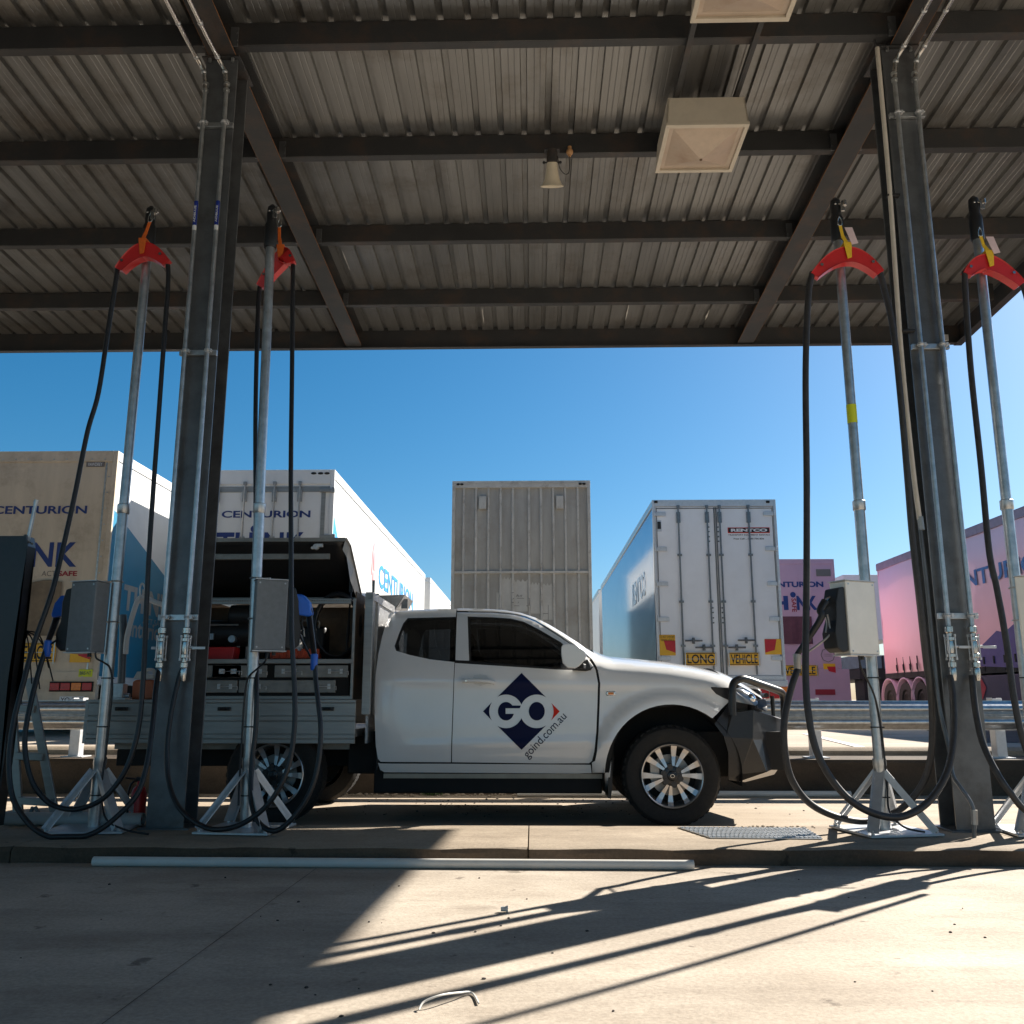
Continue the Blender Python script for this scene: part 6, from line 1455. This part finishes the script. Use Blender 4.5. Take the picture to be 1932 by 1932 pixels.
t = thing('hanging_plug', at(27, 1295, 6.1), 'black conical plug hanging on a cord at the far left', 'plug'); mb = MB(); p = at(27, 1300, 6.1)
mb.lathe([(0,.13),(.02,.13),(.028,.10),(.055,-.08),(.058,-.10),(0,-.10)], p, (0,0,1), 16); mb.tube([p+V(0,0,.13), p+V(.005,0,.33)], .004, 6); mb.build('body', M['black'], t)
t = thing('step_ladder', at(60, 1560, 6.6), 'aluminium step ladder standing behind the hoses at the far left', 'ladder')
YL = 6.62
def lpt(x, y, Y=YL): return at(x, y, Y)
for (a, b_, wd) in (((32,1280),(14,1470),.05),((22,1330),(36,1560),.07),((55,1280),(108,1560),.06)):
    mb = MB(); mb.bar(lpt(*a), lpt(*b_), wd, .025, up=(0,1,0)); mb.build('rail', M['alu'], t, smooth=False, bevel=.003)
for (a, b_) in (((28,1335),(68,1338)),((32,1426),(84,1428)),((36,1510),(100,1514))):
    mb = MB(); mb.bar(lpt(*a), lpt(*b_), .05, .06, up=(0,1,0)); mb.build('step', M['alu'], t, smooth=False, bevel=.003)
for (a, b_) in (((62,1522),(50,1560)),((66,1522),(88,1560))):
    mb = MB(); mb.bar(lpt(*a, YL+.4), lpt(*b_, YL+.4), .02, .02); mb.build('back_leg', M['column'], t, smooth=False)
# red extinguisher between stand 1 and column
t = thing('fire_extinguisher', atz(259, 1545, ZI), 'red extinguisher bottle standing on the island left of the left column', 'extinguisher')
p = atz(262, 1545, ZI); p.y = 6.36; p.x = at(262, 1500, 6.36).x
mb = MB(); mb.lathe([(0,.005),(.05,.005),(.052,.02),(.052,.20),(.04,.24),(.018,.26),(.018,.29),(0,.29)], V(p.x, p.y, ZI), (0,0,1), 24); mb.build('cylinder', M['red'], t)
mb = MB(); q = V(p.x, p.y, ZI+.30); mb.box(q, (.05,.02,.03)); mb.tube([q+V(-.02,0,.0), q+V(-.10,0,.01)], .007, 8); mb.tube(crom([q, q+V(-.05,-.02,-.03), q+V(-.065,-.03,-.15), q+V(-.05,-.03,-.24)], 5), .008, 8); mb.build('valve', M['black'], t)
# cord loop, cap, chips in the foreground
t = meta(MB().tube(crom([atz(790,1905,ZF+.006), atz(800,1890,ZF+.02), atz(830,1878,ZF+.03), atz(865,1873,ZF+.02), atz(890,1873,ZF+.006), atz(903,1893,ZF+.006)], 8), .0032, 8).build('cord_loop', M['pvc']), 'short pale cord lying in a loop on the sunny apron at the bottom', 'cord')
mb = MB(); p = atz(950, 1721, ZF); mb.cyl(p+V(-.012,0,.014), p+V(.012,0,.014), .011, n=14); mb.cyl(p+V(.012,0,.014), p+V(.02,0,.014), .014, n=14); meta(mb.build('bottle_cap', M['pvc']), 'tiny white plastic cap on the apron in the sunlight', 'cap')
def chips(name, n, fn, label, m, rmin=.004, rmax=.012):
    mb = MB()
    for k in range(n):
        p = fn(); r = random.uniform(rmin, rmax)
        s = (random.uniform(.7,1.4), random.uniform(.7,1.4), random.uniform(.4,.8))
        M4 = Matrix.Translation(p+V(0,0,r*.3)) @ Matrix.Rotation(random.random()*6, 4, 'Z') @ Matrix.Diagonal((r*s[0], r*s[1], r*s[2], 1))
        bmesh.ops.create_icosphere(mb.bm, subdivisions=1, radius=1, matrix=M4)
    o = mb.build(name, m, smooth=False); return meta(o, label, 'grit', kind='stuff')
chips('grit', 60, lambda: V(random.uniform(-2.4, 2.6), random.uniform(2.6, 5.3), ZF), 'scattered dark grit on the apron', M['stone'], .0025, .007)
chips('lane_gravel', 160, lambda: V(random.gauss(.1, .9), random.uniform(8.0, 9.5), 0), 'loose gravel on the lane under the ute', M['stone'], .004, .012)
chips('wall_rubble', 220, lambda: V(random.uniform(-3, 4), 9.76-abs(random.gauss(0, .06)), 0), 'rubble and dirt along the foot of the retaining wall', M['kerb'], .008, .03)
chips('island_grit', 50, lambda: V(random.gauss(1.55, .16), random.uniform(6.3, 6.4), ZI), 'pale grit on the island by the front wheel', M['lane'], .004, .011)
mb = MB(); p = at(815, 1493, 9.7); p.z = 0
for k in range(60):
    a = random.random()*6.28; q = p+V(random.gauss(0,.05), random.gauss(0,.03), 0); h = random.uniform(.04, .12)
    d = V(math.cos(a), math.sin(a), 0)
    mb.face([q, q+d*.03+V(0,0,h*.6)+V(.01,0,0), q+d*.06+V(0,0,h), q+d*.03+V(-.01,0,h*.6)])
meta(mb.build('weed', M['weed'], smooth=False), 'small green weed at the foot of the retaining wall seen under the ute', 'plant')
